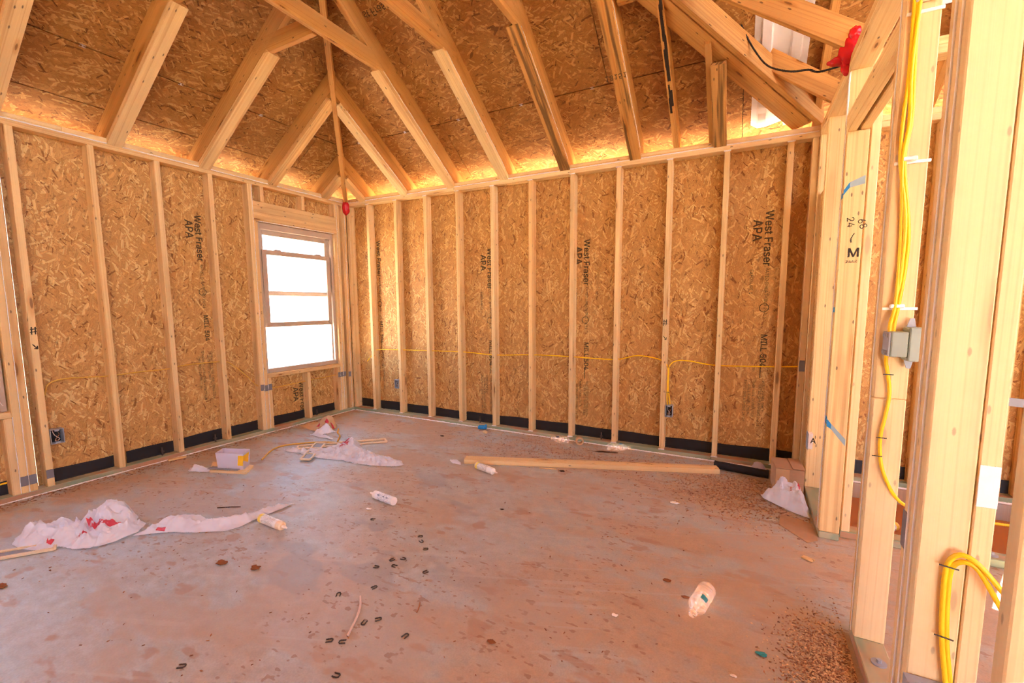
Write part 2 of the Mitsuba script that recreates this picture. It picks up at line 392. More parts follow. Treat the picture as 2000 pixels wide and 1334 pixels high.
def flashing(parent, a, b, fn):
    n = max(4, int((b - a) / .03)); s = np.linspace(a, b, n)
    zt = 0.132 + 0.004 * np.sin(s * 3.1) + 0.003 * np.sin(s * 11.7 + 1)
    rows = []
    for h in (0, .25, .5, .75, 1):
        z = 0.034 + (zt - 0.034) * h
        off = 0.003 + 0.004 * meshkit.noise(np.stack([s * 6, s * 0 + h * 2.4, s * 0], -1))
        rows.append(fn(s, off, z))
    V = np.array(rows).reshape(-1, 3); f = []
    for i in range(4):
        for j in range(n - 1):
            q = i * n + j; f += [[q, q + 1, q + n + 1], [q, q + n + 1, q + n]]
    put('flashing', trimesh.Trimesh(V, f, process=False), 'm_black', parent, smooth=True, label='black waterproofing membrane along the foot of the wall')
flashing(back, 0.04, 4.52, lambda s, o, z: np.stack([s, .0885 - o, z], -1))
flashing(back, 4.66, X9, lambda s, o, z: np.stack([s, .0885 - o, z], -1))

# left wall
LW = [(-2.8, -3.72, .60, 2.06), (-0.184, -1.072, .585, 2.06)]     # openings: y_hi, y_lo, sill, head
for a, b in ((YF, -3.1), (-3.097, -0.0)):
    plate(left, 'bottom_plate', (-.089, a, 0), (0, b, ZP), (0, 1, 0), 700)
for a, b in ((YF, -3.5), (-3.498, 0.0)):
    plate(left, 'top_plate', (-.089, a, ZS), (0, b, ZT), (0, 1, 0))
for a, b in ((YF, -2.4), (-2.398, 0.0)):
    plate(left, 'top_plate', (-.089, a, ZT), (0, b, ZTT), (0, 1, 0))
for y in (-2.6311, -2.2396, -1.8394, -1.4507): stud(left, -.089, 0, y - .038, y)
stud(left, -.089, 0, -1.149, -1.111); stud(left, -.089, 0, -1.110, -1.072, z1=2.06)
stud(left, -.089, 0, -0.145, -.107); stud(left, -.089, 0, -.184, -.146, z1=2.06)
stud(left, -.089, 0, -.071, -.033); stud(left, -.089, -.004, -.0325, -.0005)
stud(left, -.089, 0, -1.0705, -1.0325, z1=.545, name='cripple_stud'); stud(left, -.089, 0, -.2235, -.1855, z1=.545, name='cripple_stud')
stud(left, -.089, 0, -.625, -.587, z1=.545, name='cripple_stud')
plate(left, 'window_sill_plate', (-.089, -1.070, .547), (0.0, -.186, .585), (0, 1, 0))
plate(left, 'header', (-.089, -1.1095, 2.062), (0.002, -.1465, 2.245), (0, 1, 0))
for y in (-.585, -.175, -1.03): stud(left, -.089, 0, y, y + .038, 2.247, ZS, name='cripple_stud')
# second opening, mostly outside the frame
stud(left, -.089, 0, -2.752, -2.714); stud(left, -.089, 0, -2.791, -2.753, z1=2.06)
stud(left, -.089, 0, -3.77, -3.732); stud(left, -.089, 0, -2.83, -2.792, z1=.545, name='cripple_stud'); stud(left, -.089, 0, -3.3, -3.262, z1=.545, name='cripple_stud')
plate(left, 'window_sill_plate', (-.089, -3.73, .547), (0.0, -2.792, .585), (0, 1, 0))
plate(left, 'header', (-.089, -3.73, 2.062), (0.0, -2.753, 2.245), (0, 1, 0))
for y in (-4.2, -5.78, -6.2): stud(left, -.089, 0, y, y + .038)
lseams = [0.1, -.25, -1.4697, -2.689, -3.908, -5.127, YF]
for b, a in zip(lseams, lseams[1:]):
    poly = sbox(a + .0015, -0.25, b - .0015, 2.47)
    for (h, l, z0, z1) in LW: poly = poly.difference(sbox(l, z0 - .03, h, z1))
    for g in getattr(poly, 'geoms', [poly]):
        panel('sheathing_panel', g, (-.089, 0, 0), (0, 1, 0), (0, 0, 1), -0.011, 'm_osb_wall', left, swap=True)
flashing(left, -1.030, -.225, lambda s, o, z: np.stack([-.0885 + o, s, z], -1))
for a, b in ((-1.41, -1.15), (-1.80, -1.49), (-2.20, -1.88), (-2.63, -2.28), (-3.26, -2.83)):
    flashing(left, a - .001, b, lambda s, o, z: np.stack([-.0885 + o, s, z], -1))

# sealant beads: between the top plates, along the floor, between doubled studs
def bead(parent, pts, r=.004):
    P = np.asarray(pts, float); n = max(3, int(np.linalg.norm(np.diff(P, axis=0), axis=1).sum() / .06))
    t = np.linspace(0, len(P) - 1, n); Q = np.stack([np.interp(t, np.arange(len(P)), P[:, k]) for k in range(3)], -1)
    Q += 0.0022 * (meshkit.noise(np.stack([t * 40, t * 0, t * 0], -1)) - .5)[:, None] * np.array([1, 1, 1])
    put('sealant_bead', tube_mesh(Q, r * (0.7 + 0.6 * meshkit.noise(np.stack([t * 31 + 5, t * 0, t * 0], -1))), 5), 'm_white_bead', parent, smooth=True)
bead(back, [(0.01, -.0005, ZT), (4.55, -.0005, ZT)], .0045); bead(back, [(0.03, -.001, .003), (3.96, -.001, .003), (4.5, -.001, .003)], .0065); bead(back, [(4.7, -.001, .002), (8.5, -.001, .002)], .007)
bead(left, [(.0005, -3.2, ZT), (.0005, -.01, ZT)], .004); bead(left, [(.001, -3.4, .003), (.001, -.01, .003)], .004)
for y, z0, z1 in ((-1.1105, .04, 2.39), (-1.0715, .04, .545), (-.1455, .04, 2.39), (-.185, .04, .545), (-.0335, .04, 2.36), (-2.7525, .04, 2.38), (-2.7915, .04, .55)):
    bead(left, [(.0005, y, z0), (.0005, y, z1)], .0022)
bead(left, [(.0015, -1.06, 2.0615), (.0015, -.19, 2.0615)], .003)
for x in stud_x:
    for z in (ZP + .003, ZS - .003): bead(back, [(x - .004, -.001, z), (x + .042, -.001, z)], .0045)
# anchor bolts
for x in (1.76, 3.05, 4.42):
    m = cat([trimesh.creation.cylinder(.007, .07, sections=8), trimesh.creation.cylinder(.014, .012, sections=6)]); m.apply_translation([x, .045, .07])
    put('anchor_bolt', m, 'm_dark_metal', back)
for y in (-.5, -1.98, -1.57):
    m = cat([trimesh.creation.cylinder(.007, .07, sections=8), trimesh.creation.cylinder(.014, .012, sections=6)]); m.apply_translation([-.045, y, .07])
    put('anchor_bolt', m, 'm_dark_metal', left)
# nail guard plates
def guard_x(parent, y0, y1, z0, z1, x=0.0, s=1, mat='m_grey_plate'):
    put('nail_plate', bevel_box((min(x, x + .0025 * s), y0, z0), (max(x, x + .0025 * s), y1, z1), .0008), mat, parent, label='grey steel nail plate')
guard_x(left, -1.149, -1.112, .43, .49); guard_x(left, -1.109, -1.073, .42, .48); guard_x(left, -1.07, -1.033, .425, .485)
guard_x(left, -.222, -.187, .43, .485); guard_x(left, -.183, -.148, .43, .485); guard_x(left, -.144, -.108, .43, .485); guard_x(left, -.07, -.035, .415, .475)
guard_x(left, -2.669, -2.632, .095, .155); guard_x(left, -2.751, -2.715, .085, .15); guard_x(left, -2.79, -2.754, .085, .15)
put('nail_plate', bevel_box((4.521, -.0025, .765), (4.557, 0, .845), .0008), 'm_grey_plate', back, label='grey steel nail plate')

# mill stamps on the sheathing, reading downwards
def text_on(parent, text, h, o, ex, ey, mat='m_stamp', bold=False, depth=.0006, name='stamp'):
    m = meshkit.text_mesh(text, h, depth, bold)
    ex, ey = np.asarray(ex, float), np.asarray(ey, float)
    m.apply_transform(frame4(o, ex, ey, np.cross(ex, ey)))
    return put(name, m, mat, parent)
fine = ['WALL PANEL ONLY', 'STRENGTH AXIS THIS DIRECTION', 'RATED SHEATHING 24/16', 'EXPOSURE 1', 'THIS SIDE DOWN 7/16', 'SPACE 1/8 INCH AT EDGES']
def stamps_back(x, zt, vis=1.0):
    ex, ey, Y = (0, 0, -1), (1, 0, 0), .0889
    text_on(back, 'West Fraser', .052, (x, Y, zt), ex, ey, bold=True)
    text_on(back, 'APA', .058, (x - .078, Y, zt - .06), ex, ey, bold=True)
    text_on(back, fine[2], .022, (x + .018, Y, zt - .42), ex, ey); text_on(back, fine[3], .022, (x - .085, Y, zt - .43), ex, ey)
    text_on(back, 'MILL 504', .04, (x + .012, Y, zt - .92), ex, ey, bold=True)
    ring = trimesh.creation.annulus(.028, .033, .0006, sections=28); ring.apply_transform(trimesh.transformations.rotation_matrix(np.pi / 2, [1, 0, 0])); ring.apply_translation([x + .02, Y, zt - .72])
    put('stamp', ring, 'm_stamp', back)
    for i, dx in enumerate((.035, .012, -.03, -.062, -.09)):
        text_on(back, fine[(i * 2 + int(x * 3)) % 6], .019, (x + dx, Y, zt - 1.28 - .03 * (i % 2)), ex, ey)
    put('stamp', bevel_box((x + .014, Y - .0006, zt - 1.26), (x + .02, Y, zt - 1.15), .0001), 'm_stamp', back)
for x, zt in ((.365, 1.995), (1.845, 1.82), (2.852, 1.835), (4.262, 1.945)): stamps_back(x, zt)
def stamps_left(y, zt, low=False):
    ex, ey, X = (0, 0, -1), (0, 1, 0), -.0889
    text_on(left, 'West Fraser', .05, (X, y, zt), ex, ey, bold=True); text_on(left, 'APA', .056, (X, y - .075, zt - .05), ex, ey, bold=True)
    if low: return
    text_on(left, fine[2], .022, (X, y + .015, zt - .42), ex, ey); text_on(left, 'MILL 504', .036, (X, y + .012, zt - .86), ex, ey, bold=True)
    for i, dy in enumerate((.04, .015, -.03, -.06)): text_on(left, fine[(i * 3 + 1) % 6], .019, (X, y + dy, zt - 1.18 - .04 * (i % 2)), ex, ey)
    ring = trimesh.creation.annulus(.026, .031, .0006, sections=28); ring.apply_transform(trimesh.transformations.rotation_matrix(np.pi / 2, [0, 1, 0])); ring.apply_translation([X, y + .02, zt - .66])
    put('stamp', ring, 'm_stamp', left)
stamps_left(-1.575, 2.04); stamps_left(-.665, .44, True)

# hand marks
def mark(parent, pts, o, ex, ey, w=.005, mat='m_ink'):
    ms = []
    ez = np.cross(ex, ey)
    for a, b in pts:
        a3, b3 = (np.asarray(o, float) + np.asarray(ex, float) * q[0] + np.asarray(ey, float) * q[1] for q in (a, b))
        ms.append(beam_mesh(a3, b3, w, .0008, np.cross(b3 - a3, ez), .0001))
    put('pencil_mark', cat(ms), mat, parent)
hm = [((-.010, 0), (-.008, .05)), ((.008, 0), (.010, .05)), ((-.017, .015), (.016, .02)), ((-.015, .034), (.016, .037))]
ar = [((-.012, .03), (.010, 0)), ((.010, 0), (-.006, .002)), ((.010, 0), (.010, .02))]
xs = stud_x[8] + .019
mark(back, hm, (xs, -.0004, 1.08), (1, 0, 0), (0, 0, 1)); mark(back, ar, (xs + .003, -.0004, .965), (1, 0, 0), (0, 0, 1))
mark(left, hm, (.0004, -2.648, 1.075), (0, 1, 0), (0, 0, 1), .006); mark(left, ar, (.0004, -2.648, .98), (0, 1, 0), (0, 0, 1), .006)

# ------------------------------------------------------------------ partition on the right (x 4.56 to 4.649), doorway from y -1.79 to -1.01
PX0, PX1 = 4.56, 4.649
plate(right, 'bottom_plate', (PX0, -1.012, 0), (PX1, -.001, ZP), (0, 1, 0), 700)
plate(right, 'bottom_plate', (PX0, YF, 0), (PX1, -1.792, ZP), (0, 1, 0), 700)
plate(right, 'top_plate', (PX0, YF, ZS), (PX1, -.001, ZT), (0, 1, 0)); plate(right, 'top_plate', (PX0, YF, ZT), (PX1, -.001, ZTT), (0, 1, 0))
stud(right, PX0, PX1, -1.010, -.972, z1=2.09); stud(right, PX0, PX1, -.970, -.932); stud(right, PX0, PX1, -.355, -.317); stud(right, PX0, PX1, -.040, -.002)
for a, b in ((PX0, 4.598), (4.611, PX1)): plate(right, 'header', (a, -1.830, 2.092), (b, -.972, 2.181), (0, 1, 0))
stud(right, PX0, PX1, -1.830, -1.792, z1=2.09)
stud(right, PX0, PX1, -1.868, -1.832, z0=.93, z1=ZS, kind=900); stud(right, PX0, PX1, -1.868, -1.832, z1=.929, kind=900)
for k in range(3): stud(right, PX0, PX1, -2.391 + .0425 * k, -2.353 + .0425 * k, kind=900)
for k in range(2): bead(right, [(PX0 - .0005, -2.351 + .0425 * k, .04), (PX0 - .0005, -2.351 + .0425 * k, 2.38)], .0035)
stud(right, 4.652, 4.690, -2.391, -2.302, kind=900); stud(right, PX0, PX1, -2.80, -2.762, kind=900)
for y in np.arange(-3.2, YF, -SP): stud(right, PX0, PX1, y - .038, y)  # out-of-view studs added to block oblique light from the front opening
bead(right, [(PX0 - .0005, -.971, .04), (PX0 - .0005, -.971, 2.38)], .004); bead(right, [(PX0 - .0005, -1.831, .04), (PX0 - .0005, -1.831, 2.38)], .003)
panel('blocking_strip', sbox(-.30, .04, -.045, 2.0), (PX0 + .02, 0, 0), (0, 1, 0), (0, 0, 1), .011, 'm_osb_wall', right, swap=True, label='strip of wood strand board')
guard_x(right, -2.304, -2.268, .60, .70, PX0, -1, 'm_grey_plate'); guard_x(right, -2.80, -2.763, .36, .50, PX0, -1)
put('nail_plate', bevel_box((4.653, -2.394, .78), (4.689, -2.391, .88), .0008), 'm_white_plastic', right, label='white nail plate')
# lettering and chalk on the doorway trimmer
YM = -1.0104
text_on(right, 'M', .042, (4.592, YM, 1.485), (1, 0, 0), (0, 0, 1), 'm_ink', True, name='pencil_mark')
text_on(right, '2468', .014, (4.588, YM, 1.455), (1, 0, 0), (0, 0, 1), 'm_ink', name='pencil_mark')
text_on(right, '68', .03, (4.625, YM, 1.665), (.3, 0, -.95), (.95, 0, .3), 'm_ink', name='pencil_mark'); text_on(right, '24', .03, (4.582, YM, 1.68), (.1, 0, -.99), (.99, 0, .1), 'm_ink', name='pencil_mark')
mark(right, [((0, .045), (-.012, .02)), ((-.012, .02), (-.010, 0)), ((-.010, 0), (-.014, .012))], (4.617, YM, 1.555), (1, 0, 0), (0, 0, 1), .004)
def chalk(y, a, b, w0, w1, mat):
    P = [(a[0], a[1] - w0), (b[0], b[1] - w1), (b[0], b[1] + w1), (a[0], a[1] + w0)]
    put('chalk_mark', prism(P, (0, y, 0), (1, 0, 0), (0, 0, 1), .0005), mat, right)
chalk(-1.0103, (4.5615, 1.80), (4.585, 1.835), .012, .014, 'm_blue_chalk'); chalk(-1.0101, (4.585, 1.835), (4.645, 1.855), .013, .02, 'm_grey_chalk')
chalk(-1.0103, (4.5605, .635), (4.580, .615), .02, .014, 'm_blue_chalk'); chalk(-1.0101, (4.580, .615), (4.646, .535), .014, .018, 'm_grey_chalk')
put('chalk_mark', bevel_box((4.5592, -1.008, 1.775), (4.5602, -.975, 1.80), .0002), 'm_blue_chalk', right); put('chalk_mark', bevel_box((4.5592, -1.008, .625), (4.5602, -.975, .665), .0002), 'm_blue_chalk', right)
put('chalk_mark', bevel_box((4.5592, -1.008, 1.21), (4.5602, -.975, 1.235), .0002), 'm_blue_chalk', right)

# partition of the next room: plate on the floor, top plates, one stud
plate(alc, 'bottom_plate', (4.66, -.96, 0), (7.2, -.871, ZP), (1, 0, 0), 700)
plate(alc, 'top_plate', (4.652, -.96, ZS), (7.2, -.871, ZT), (1, 0, 0)); plate(alc, 'top_plate', (4.652, -.96, ZT), (7.2, -.871, ZTT), (1, 0, 0))
stud(alc, 4.664, 4.702, -.96, -.871, kind=900); stud(alc, 7.15, 7.188, -.96, -.871)
for x in (5.0, 5.27):
    m = trimesh.creation.cylinder(.022, .004, sections=20); m.apply_translation([x, -.915, ZP + .002]); n_ = trimesh.creation.cylinder(.008, .018, sections=6); n_.apply_translation([x, -.915, ZP + .008])
    put('anchor_bolt', cat([m, n_]), 'm_blue_grey', alc)
m = trimesh.creation.cylinder(.022, .004, sections=20); m.apply_translation([4.61, -1.98, ZP + .002]); n_ = trimesh.creation.cylinder(.008, .014, sections=6); n_.apply_translation([4.61, -1.98, ZP + .008])
put('anchor_bolt', cat([m, n_]), 'm_blue_grey', right)

# ------------------------------------------------------------------ roof framing and sheathing ("ceiling")
ceil = struct('ceiling', 'hip roof seen from below with rafters and wood strand sheathing')
PT = .667; ZB, ZR = 2.44, 2.645; CO = 1 / math.hypot(1, PT); SI = PT * CO
TK, ZK, ZM = .93, 3.09, 2.4685
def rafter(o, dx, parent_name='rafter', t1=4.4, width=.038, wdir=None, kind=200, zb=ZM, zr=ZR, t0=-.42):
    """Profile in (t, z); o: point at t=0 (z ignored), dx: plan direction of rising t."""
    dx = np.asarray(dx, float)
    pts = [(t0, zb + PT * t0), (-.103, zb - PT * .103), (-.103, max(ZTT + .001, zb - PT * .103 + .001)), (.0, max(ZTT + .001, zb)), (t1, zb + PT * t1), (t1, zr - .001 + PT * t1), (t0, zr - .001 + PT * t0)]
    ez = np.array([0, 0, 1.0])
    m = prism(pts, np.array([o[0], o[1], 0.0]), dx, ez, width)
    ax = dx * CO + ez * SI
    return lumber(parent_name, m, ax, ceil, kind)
def nailer(o, dx, t1=1.0, width=.089, kind=200, depth=.045, zb=2.4215):
    pts = [(.003, zb + PT * .003), (t1, zb + PT * t1), (t1 - .025, zb + PT * (t1 - .025) + depth), (.003, zb + PT * .003 + depth)]
    m = prism(pts, np.array([o[0], o[1], 0.0]), np.asarray(dx, float), (0, 0, 1.0), width)
    return lumber('nailer', m, np.asarray(dx, float) * CO + np.array([0, 0, SI]), ceil, kind)
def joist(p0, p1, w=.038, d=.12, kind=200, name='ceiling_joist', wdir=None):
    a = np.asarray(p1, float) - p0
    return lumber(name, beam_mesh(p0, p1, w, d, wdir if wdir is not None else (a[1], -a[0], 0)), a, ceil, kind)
# prism extrudes along ex x ey: for dx=(0,-1,0), z up -> extrusion towards -x ; for dx=(1,0,0) -> towards -y ; for dx=(-1,0,0) -> +y
xb = [.29 + .6096 * k + .016 for k in range(6)]      # right faces of the back rafters
weath = {3: 500, 4: 500, 2: 500}
for k, xr in enumerate(xb):
    lim = xr + .02                                    # the hip stops the short ones
    t1 = min(4.4, lim)
    rafter((xr, 0), (0, -1, 0), t1=t1 - .02 if k < 2 else 4.4)
    nailer((xr, 0), (0, -1, 0), t1=min(1.0, xr - .05), kind=500 if k in (4, 5) else 0)
    if k: bead(ceil, [(xr + .0005, -t_, 2.4665 + PT * t_) for t_ in (.05, .5, min(.95, xr - .14))], .0022)
    if k >= 2: joist((xr - .019, -TK + .12, ZK + .06), (xr - .019, -5.2, ZK + .06), d=.12)
for k in range(5):                                    # left slope
    yn = -(.335 + .6096 * k)
    rafter((0, yn + .038), (1, 0, 0), t1=(abs(yn) - .0 if k < 2 else 4.4))
    nailer((0, yn + .089), (1, 0, 0), t1=min(1.0, abs(yn) - .055), kind=0)
    if k >= 2: joist((TK - .12, yn + .019, ZK + .06), (1.468, yn + .019, ZK + .06))
for k in range(5, 9):
    yn = -(.335 + .6096 * k); rafter((0, yn + .038), (1, 0, 0), t1=4.4)
# left hip: two plies seen edge on
s2 = math.sqrt(.5)
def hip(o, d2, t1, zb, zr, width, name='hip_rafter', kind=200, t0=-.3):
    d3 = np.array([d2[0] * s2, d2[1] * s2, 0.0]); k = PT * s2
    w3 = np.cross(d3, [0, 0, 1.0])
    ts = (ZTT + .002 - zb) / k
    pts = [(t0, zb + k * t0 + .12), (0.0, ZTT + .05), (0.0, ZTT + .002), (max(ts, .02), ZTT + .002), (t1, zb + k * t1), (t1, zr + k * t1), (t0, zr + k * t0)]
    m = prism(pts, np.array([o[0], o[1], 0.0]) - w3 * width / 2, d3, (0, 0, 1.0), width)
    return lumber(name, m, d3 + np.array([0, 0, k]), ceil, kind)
hip((.0, -.0), (1, -1), 6.2, ZB - .03, ZR - .02, .038)
hip((.0, -.0), (1, -1), 1.43, ZB - .055, ZB - .032, .038, name='nailer')
# right side of the tray: hip, its flat nailer, jacks on the partition, common rafter with black paint
hip((4.56, -.0), (-1, -1), 1.30, ZB + .02, ZB + .17, .038, t0=.02)
d3 = np.array([-s2, -s2, PT * s2]); d3 /= np.linalg.norm(d3)
p0 = np.array([4.455, .03, 2.50]); lumber('nailer', beam_mesh(p0, p0 + d3 * 1.52, .14, .038, (-.75, .66, .0)), d3, ceil, 200)
for y, t1 in ((-.33, .41), (-.94, .93), (-1.55, .95), (-2.16, .95)):
    pts = [(.0, ZTT + .001), (.03, ZTT + .001), (t1, ZTT + .015 + PT * t1), (t1, ZTT + .155 + PT * t1), (.0, ZTT + .12)]
    lumber('jack_rafter', prism(pts, (4.62, y - .019, 0), (-1, 0, 0), (0, 0, 1.0), .038), np.array([-CO, 0, SI]), ceil, 200)
rafter((3.64, 0), (0, -1, 0), t1=.98)
xm = 3.893
rafter((xm, 0), (0, -1, 0), t1=.60, kind=200); nailer((xm + .085, 0), (0, -1, 0), t1=.52, kind=500)
joist((3.37, -TK + .06, ZK + .06), (3.66, -TK + .06, ZK + .06), d=.12, wdir=(0, 1, 0))
joist((3.621, -TK + .1, ZK + .06), (3.621, -5.2, ZK + .06))
# paint on the common rafter
for (t, a, w) in ((.50, .006, .026), (.58, .002, .03), (.65, .012, .02), (.72, .004, .024), (.30, .0, .02), (.345, .014, .02), (.38, .006, .014), (.80, .004, .022), (.87, .010, .02)):
    zz = ZM + PT * t
    put('paint_mark', beam_mesh((3.606 + a + w / 2, -t + .05, zz - PT * .05 - .0012), (3.606 + a + w / 2, -t - .05, zz + PT * .05 - .0012), w * .8, .0008, (1, 0, 0), .0001), 'm_ink', ceil)
text_on(ceil, '18151', .035, (3.215, -.60, 2.44 - .018 + PT * .60 - .0012), (1, 0, 0), (0, CO, -SI), 'm_stamp', name='stamp')
# rafters over the next room
for k in range(7): rafter((4.55 + .6096 * k, 0), (0, -1, 0), t1=4.4, zb=ZB + .09)
# sheathing: courses with a small gap; the back slope, the left slope, the far front slope
def slope_panels(o, ex, ey, region, courses, shift, mat='m_osb_roof_shaded'):
    """region, in slope coordinates (along ex, up the slope)."""
    minx, miny, maxx, maxy = region.bounds
    for i, (a, b) in enumerate(zip(courses, courses[1:])):
        x = minx - shift[i % len(shift)]
        while x < maxx:
            g = sbox(x + .002, a + .0035, x + 2.438 - .002, b - .0035).intersection(region)
            if g.area > .02 and g.geom_type == 'Polygon':
                key = panel('sheathing_panel', g, o, ex, ey, .011 if np.cross(ex, ey)[2] > 0 else -.011, mat, ceil)
            x += 2.438
RX, RY = 4.5, 4.5
Lc = RY / CO
back_region = Polygon([(-.5, -.5 / CO), (X9 + 1, -.5 / CO), (X9 + 1, Lc), (RX, Lc)]).difference(sbox(0, 0, 0, 0))
cs = [-.5 / CO, .36 / CO, .36 / CO + 1.219, .36 / CO + 2.438, .36 / CO + 3.657, Lc]
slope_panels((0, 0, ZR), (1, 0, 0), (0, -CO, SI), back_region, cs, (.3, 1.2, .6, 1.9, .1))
left_region = Polygon([(.5, -.5 / CO), (-9.5, -.5 / CO), (-RY, Lc)])
cl = [-.5 / CO, .02 / CO, .37 / CO, .37 / CO + 1.219, .37 / CO + 2.438, .37 / CO + 3.657, Lc]
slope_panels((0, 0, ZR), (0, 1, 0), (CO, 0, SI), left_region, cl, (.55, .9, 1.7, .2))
front_region = Polygon([(-.5, -.5 / CO), (X9 + 1, -.5 / CO), (X9 + 1, Lc), (RX, Lc)])
put('sheathing_panel', prism(front_region, (0, -9, ZR), (1, 0, 0), (0, CO, SI), .011), 'm_chip_red', ceil)
for o, ex, ey, g in (((0, 0, ZR), (1, 0, 0), (0, -CO, SI), back_region), ((0, 0, ZR), (0, 1, 0), (CO, 0, SI), left_region)):
    nz = np.cross(ex, ey); sg = 1 if nz[2] > 0 else -1
    put('underlayment', prism(g.buffer(.01), np.asarray(o) + nz * sg * .013, ex, ey, .003 * sg), 'm_felt', ceil, label='black roofing felt over the sheathing')
lumber('added_fascia_board', bevel_box((-.47, -8.9, 2.30), (-.445, .45, 2.47)), (0, 1, 0), ceil, 200)  # unseen board added to hold back daylight at the left eave
for k in range(1): lumber('added_soffit_board', bevel_box((-.44 + .13 * k, -8.9, 2.30), (-.315 + .13 * k, .45, 2.318)), (0, 1, 0), ceil, 200)  # added likewise, dims the glow under the left eave
# panel clips
def clip(P, ex, ey):
    nz = np.cross(ex, ey); nz = nz if nz[2] < 0 else -nz
    ms = [beam_mesh(np.asarray(P) - np.asarray(ex) * .016 + np.asarray(ey) * s * .007 + nz * .002, np.asarray(P) + np.asarray(ex) * .016 + np.asarray(ey) * s * .007 + nz * .002, .005, .002, ey, .0003) for s in (-1, 1)]
    ms.append(beam_mesh(np.asarray(P) - np.asarray(ey) * .01 + nz * .002, np.asarray(P) + np.asarray(ey) * .01 + nz * .002, .008, .002, ex, .0003))
    put('panel_clip', cat(ms), 'm_steel', ceil)
for x in (.62, 1.22, 1.83, 2.45, 3.05): clip((x, -.36, ZR + PT * .36), (1, 0, 0), (0, -CO, SI))
for y in (-2.38, -1.83, -1.22): clip((.37, y, ZR + PT * .37), (0, 1, 0), (CO, 0, SI))
text_on(ceil, 'West Fraser', .05, (1.42, -1.16, ZR + PT * 1.16 - .001), (CO * 0 + 1, 0, 0), (0, CO, -SI), name='stamp')
# metal hanger
put('hanger', cat([bevel_box((1.44, -2.17, 3.085), (1.475, -2.11, 3.09), .0008), bevel_box((1.462, -2.18, 3.085), (1.466, -2.10, 3.2), .0008)]), 'm_steel', ceil, label='galvanized joist hanger')

# ------------------------------------------------------------------ windows
def window(key, yl, yh, z0, z1, raised):
    struct(key, 'tan vinyl single-hung window' + (' with its lower sash raised' if raised else ''))
    X0, X1 = -.098, -.03
    fw = .032
    def bar(parent, name, lo, hi, mat='m_vinyl'): return put(name, bevel_box(lo, hi, .003), mat, parent)
    bar(key, 'frame_side', (X0, yl, z0), (X1, yl + fw, z1)); bar(key, 'frame_side', (X0, yh - fw, z0), (X1, yh, z1))
    bar(key, 'frame_head', (X0, yl + fw, z1 - .06), (X1, yh - fw, z1)); bar(key, 'frame_sill', (X0, yl + fw, z0), (X1, yh - fw, z0 + .045))
    for y in (yl + fw, yh - fw - .012):
        bar(key, 'track', (-.066, y, z0 + .045), (-.062, y + .012, z1 - .04))
    zm = z0 + (z1 - z0) * .545
    def sash(x0, x1, a, b, za, zb, rail=.046):
        s = numbered(key + '__sash')
        scene[s] = mikit.ply(cat([bevel_box((x0, a, za), (x1, a + rail, zb), .003), bevel_box((x0, b - rail, za), (x1, b, zb), .003),
                                  bevel_box((x0, a + rail, zb - rail), (x1, b - rail, zb), .003), bevel_box((x0, a + rail, za), (x1, b - rail, za + rail), .003)]), 'm_vinyl')
        xm_ = (x0 + x1) / 2
        put('pane', trimesh.Trimesh([(xm_, a + rail, za + rail), (xm_, b - rail, za + rail), (xm_, b - rail, zb - rail), (xm_, a + rail, zb - rail)], [[0, 1, 2], [0, 2, 3]], process=False), 'm_glass', s)
        return s
    sash(-.094, -.07, yl + fw + .002, yh - fw - .002, zm - .03, z1 - .062)
    up = raised
    s = sash(-.06, -.036, yl + fw + .014, yh - fw - .014, z0 + .047 + up, zm + .005 + up)
    for f in (.22, .8):
        y = yl + fw + (yh - yl - 2 * fw) * f
        put('latch', bevel_box((-.058, y - .035, zm + .005 + up), (-.03, y + .035, zm + .016 + up), .004), 'm_vinyl', s)
window('window_1', -1.068, -.188, .588, 2.058, .41)
window('window_2', -3.71, -2.80, .588, 2.058, 0)
struct('window_3', 'unseen window opening added to the next room to let in sun')  # added for the sun patch on the floor beyond the partition
scene['window_3__frame'] = mikit.ply(cat([bevel_box((WX0, .05, WZ0), (WX0 + .04, .1, WZ1)), bevel_box((WX1 - .04, .05, WZ0), (WX1, .1, WZ1)), bevel_box((WX0, .05, WZ1 - .04), (WX1, .1, WZ1)), bevel_box((WX0, .05, WZ0), (WX1, .1, WZ0 + .04)), bevel_box(((WX0 + WX1) / 2 - .02, .06, WZ0), ((WX0 + WX1) / 2 + .02, .1, WZ1))]), 'm_vinyl')
scene['window_3__pane'] = mikit.ply(trimesh.Trimesh([(WX0, .08, WZ0), (WX1, .08, WZ0), (WX1, .08, WZ1), (WX0, .08, WZ1)], [[0, 1, 2], [0, 2, 3]], process=False), 'm_glass')

# unseen far end wall of the next room, added to shut out the sun
struct('added_wall_end', 'unseen sheathed wall added at the far end of the next room')
put('sheathing_panel', prism(sbox(YF, -.25, .1, 2.47), (X9, 0, 0), (0, 1, 0), (0, 0, 1), .011), 'm_chip_red', 'added_wall_end')
# unseen wall added behind the camera; its opening on the right lights the posts
struct('added_wall_front', 'unseen sheathed wall added behind the camera, with a wide opening for light')
put('sheathing_panel', prism(sbox(-.09, -.25, X9, 2.47).difference(sbox(5.3, 0.2, 8.6, 2.1)), (0, YF, 0), (1, 0, 0), (0, 0, 1), .011), 'm_chip_pale', 'added_wall_front')
#OBJECTS#
# ------------------------------------------------------------------ things fixed to the framing
from scipy.spatial import Delaunay

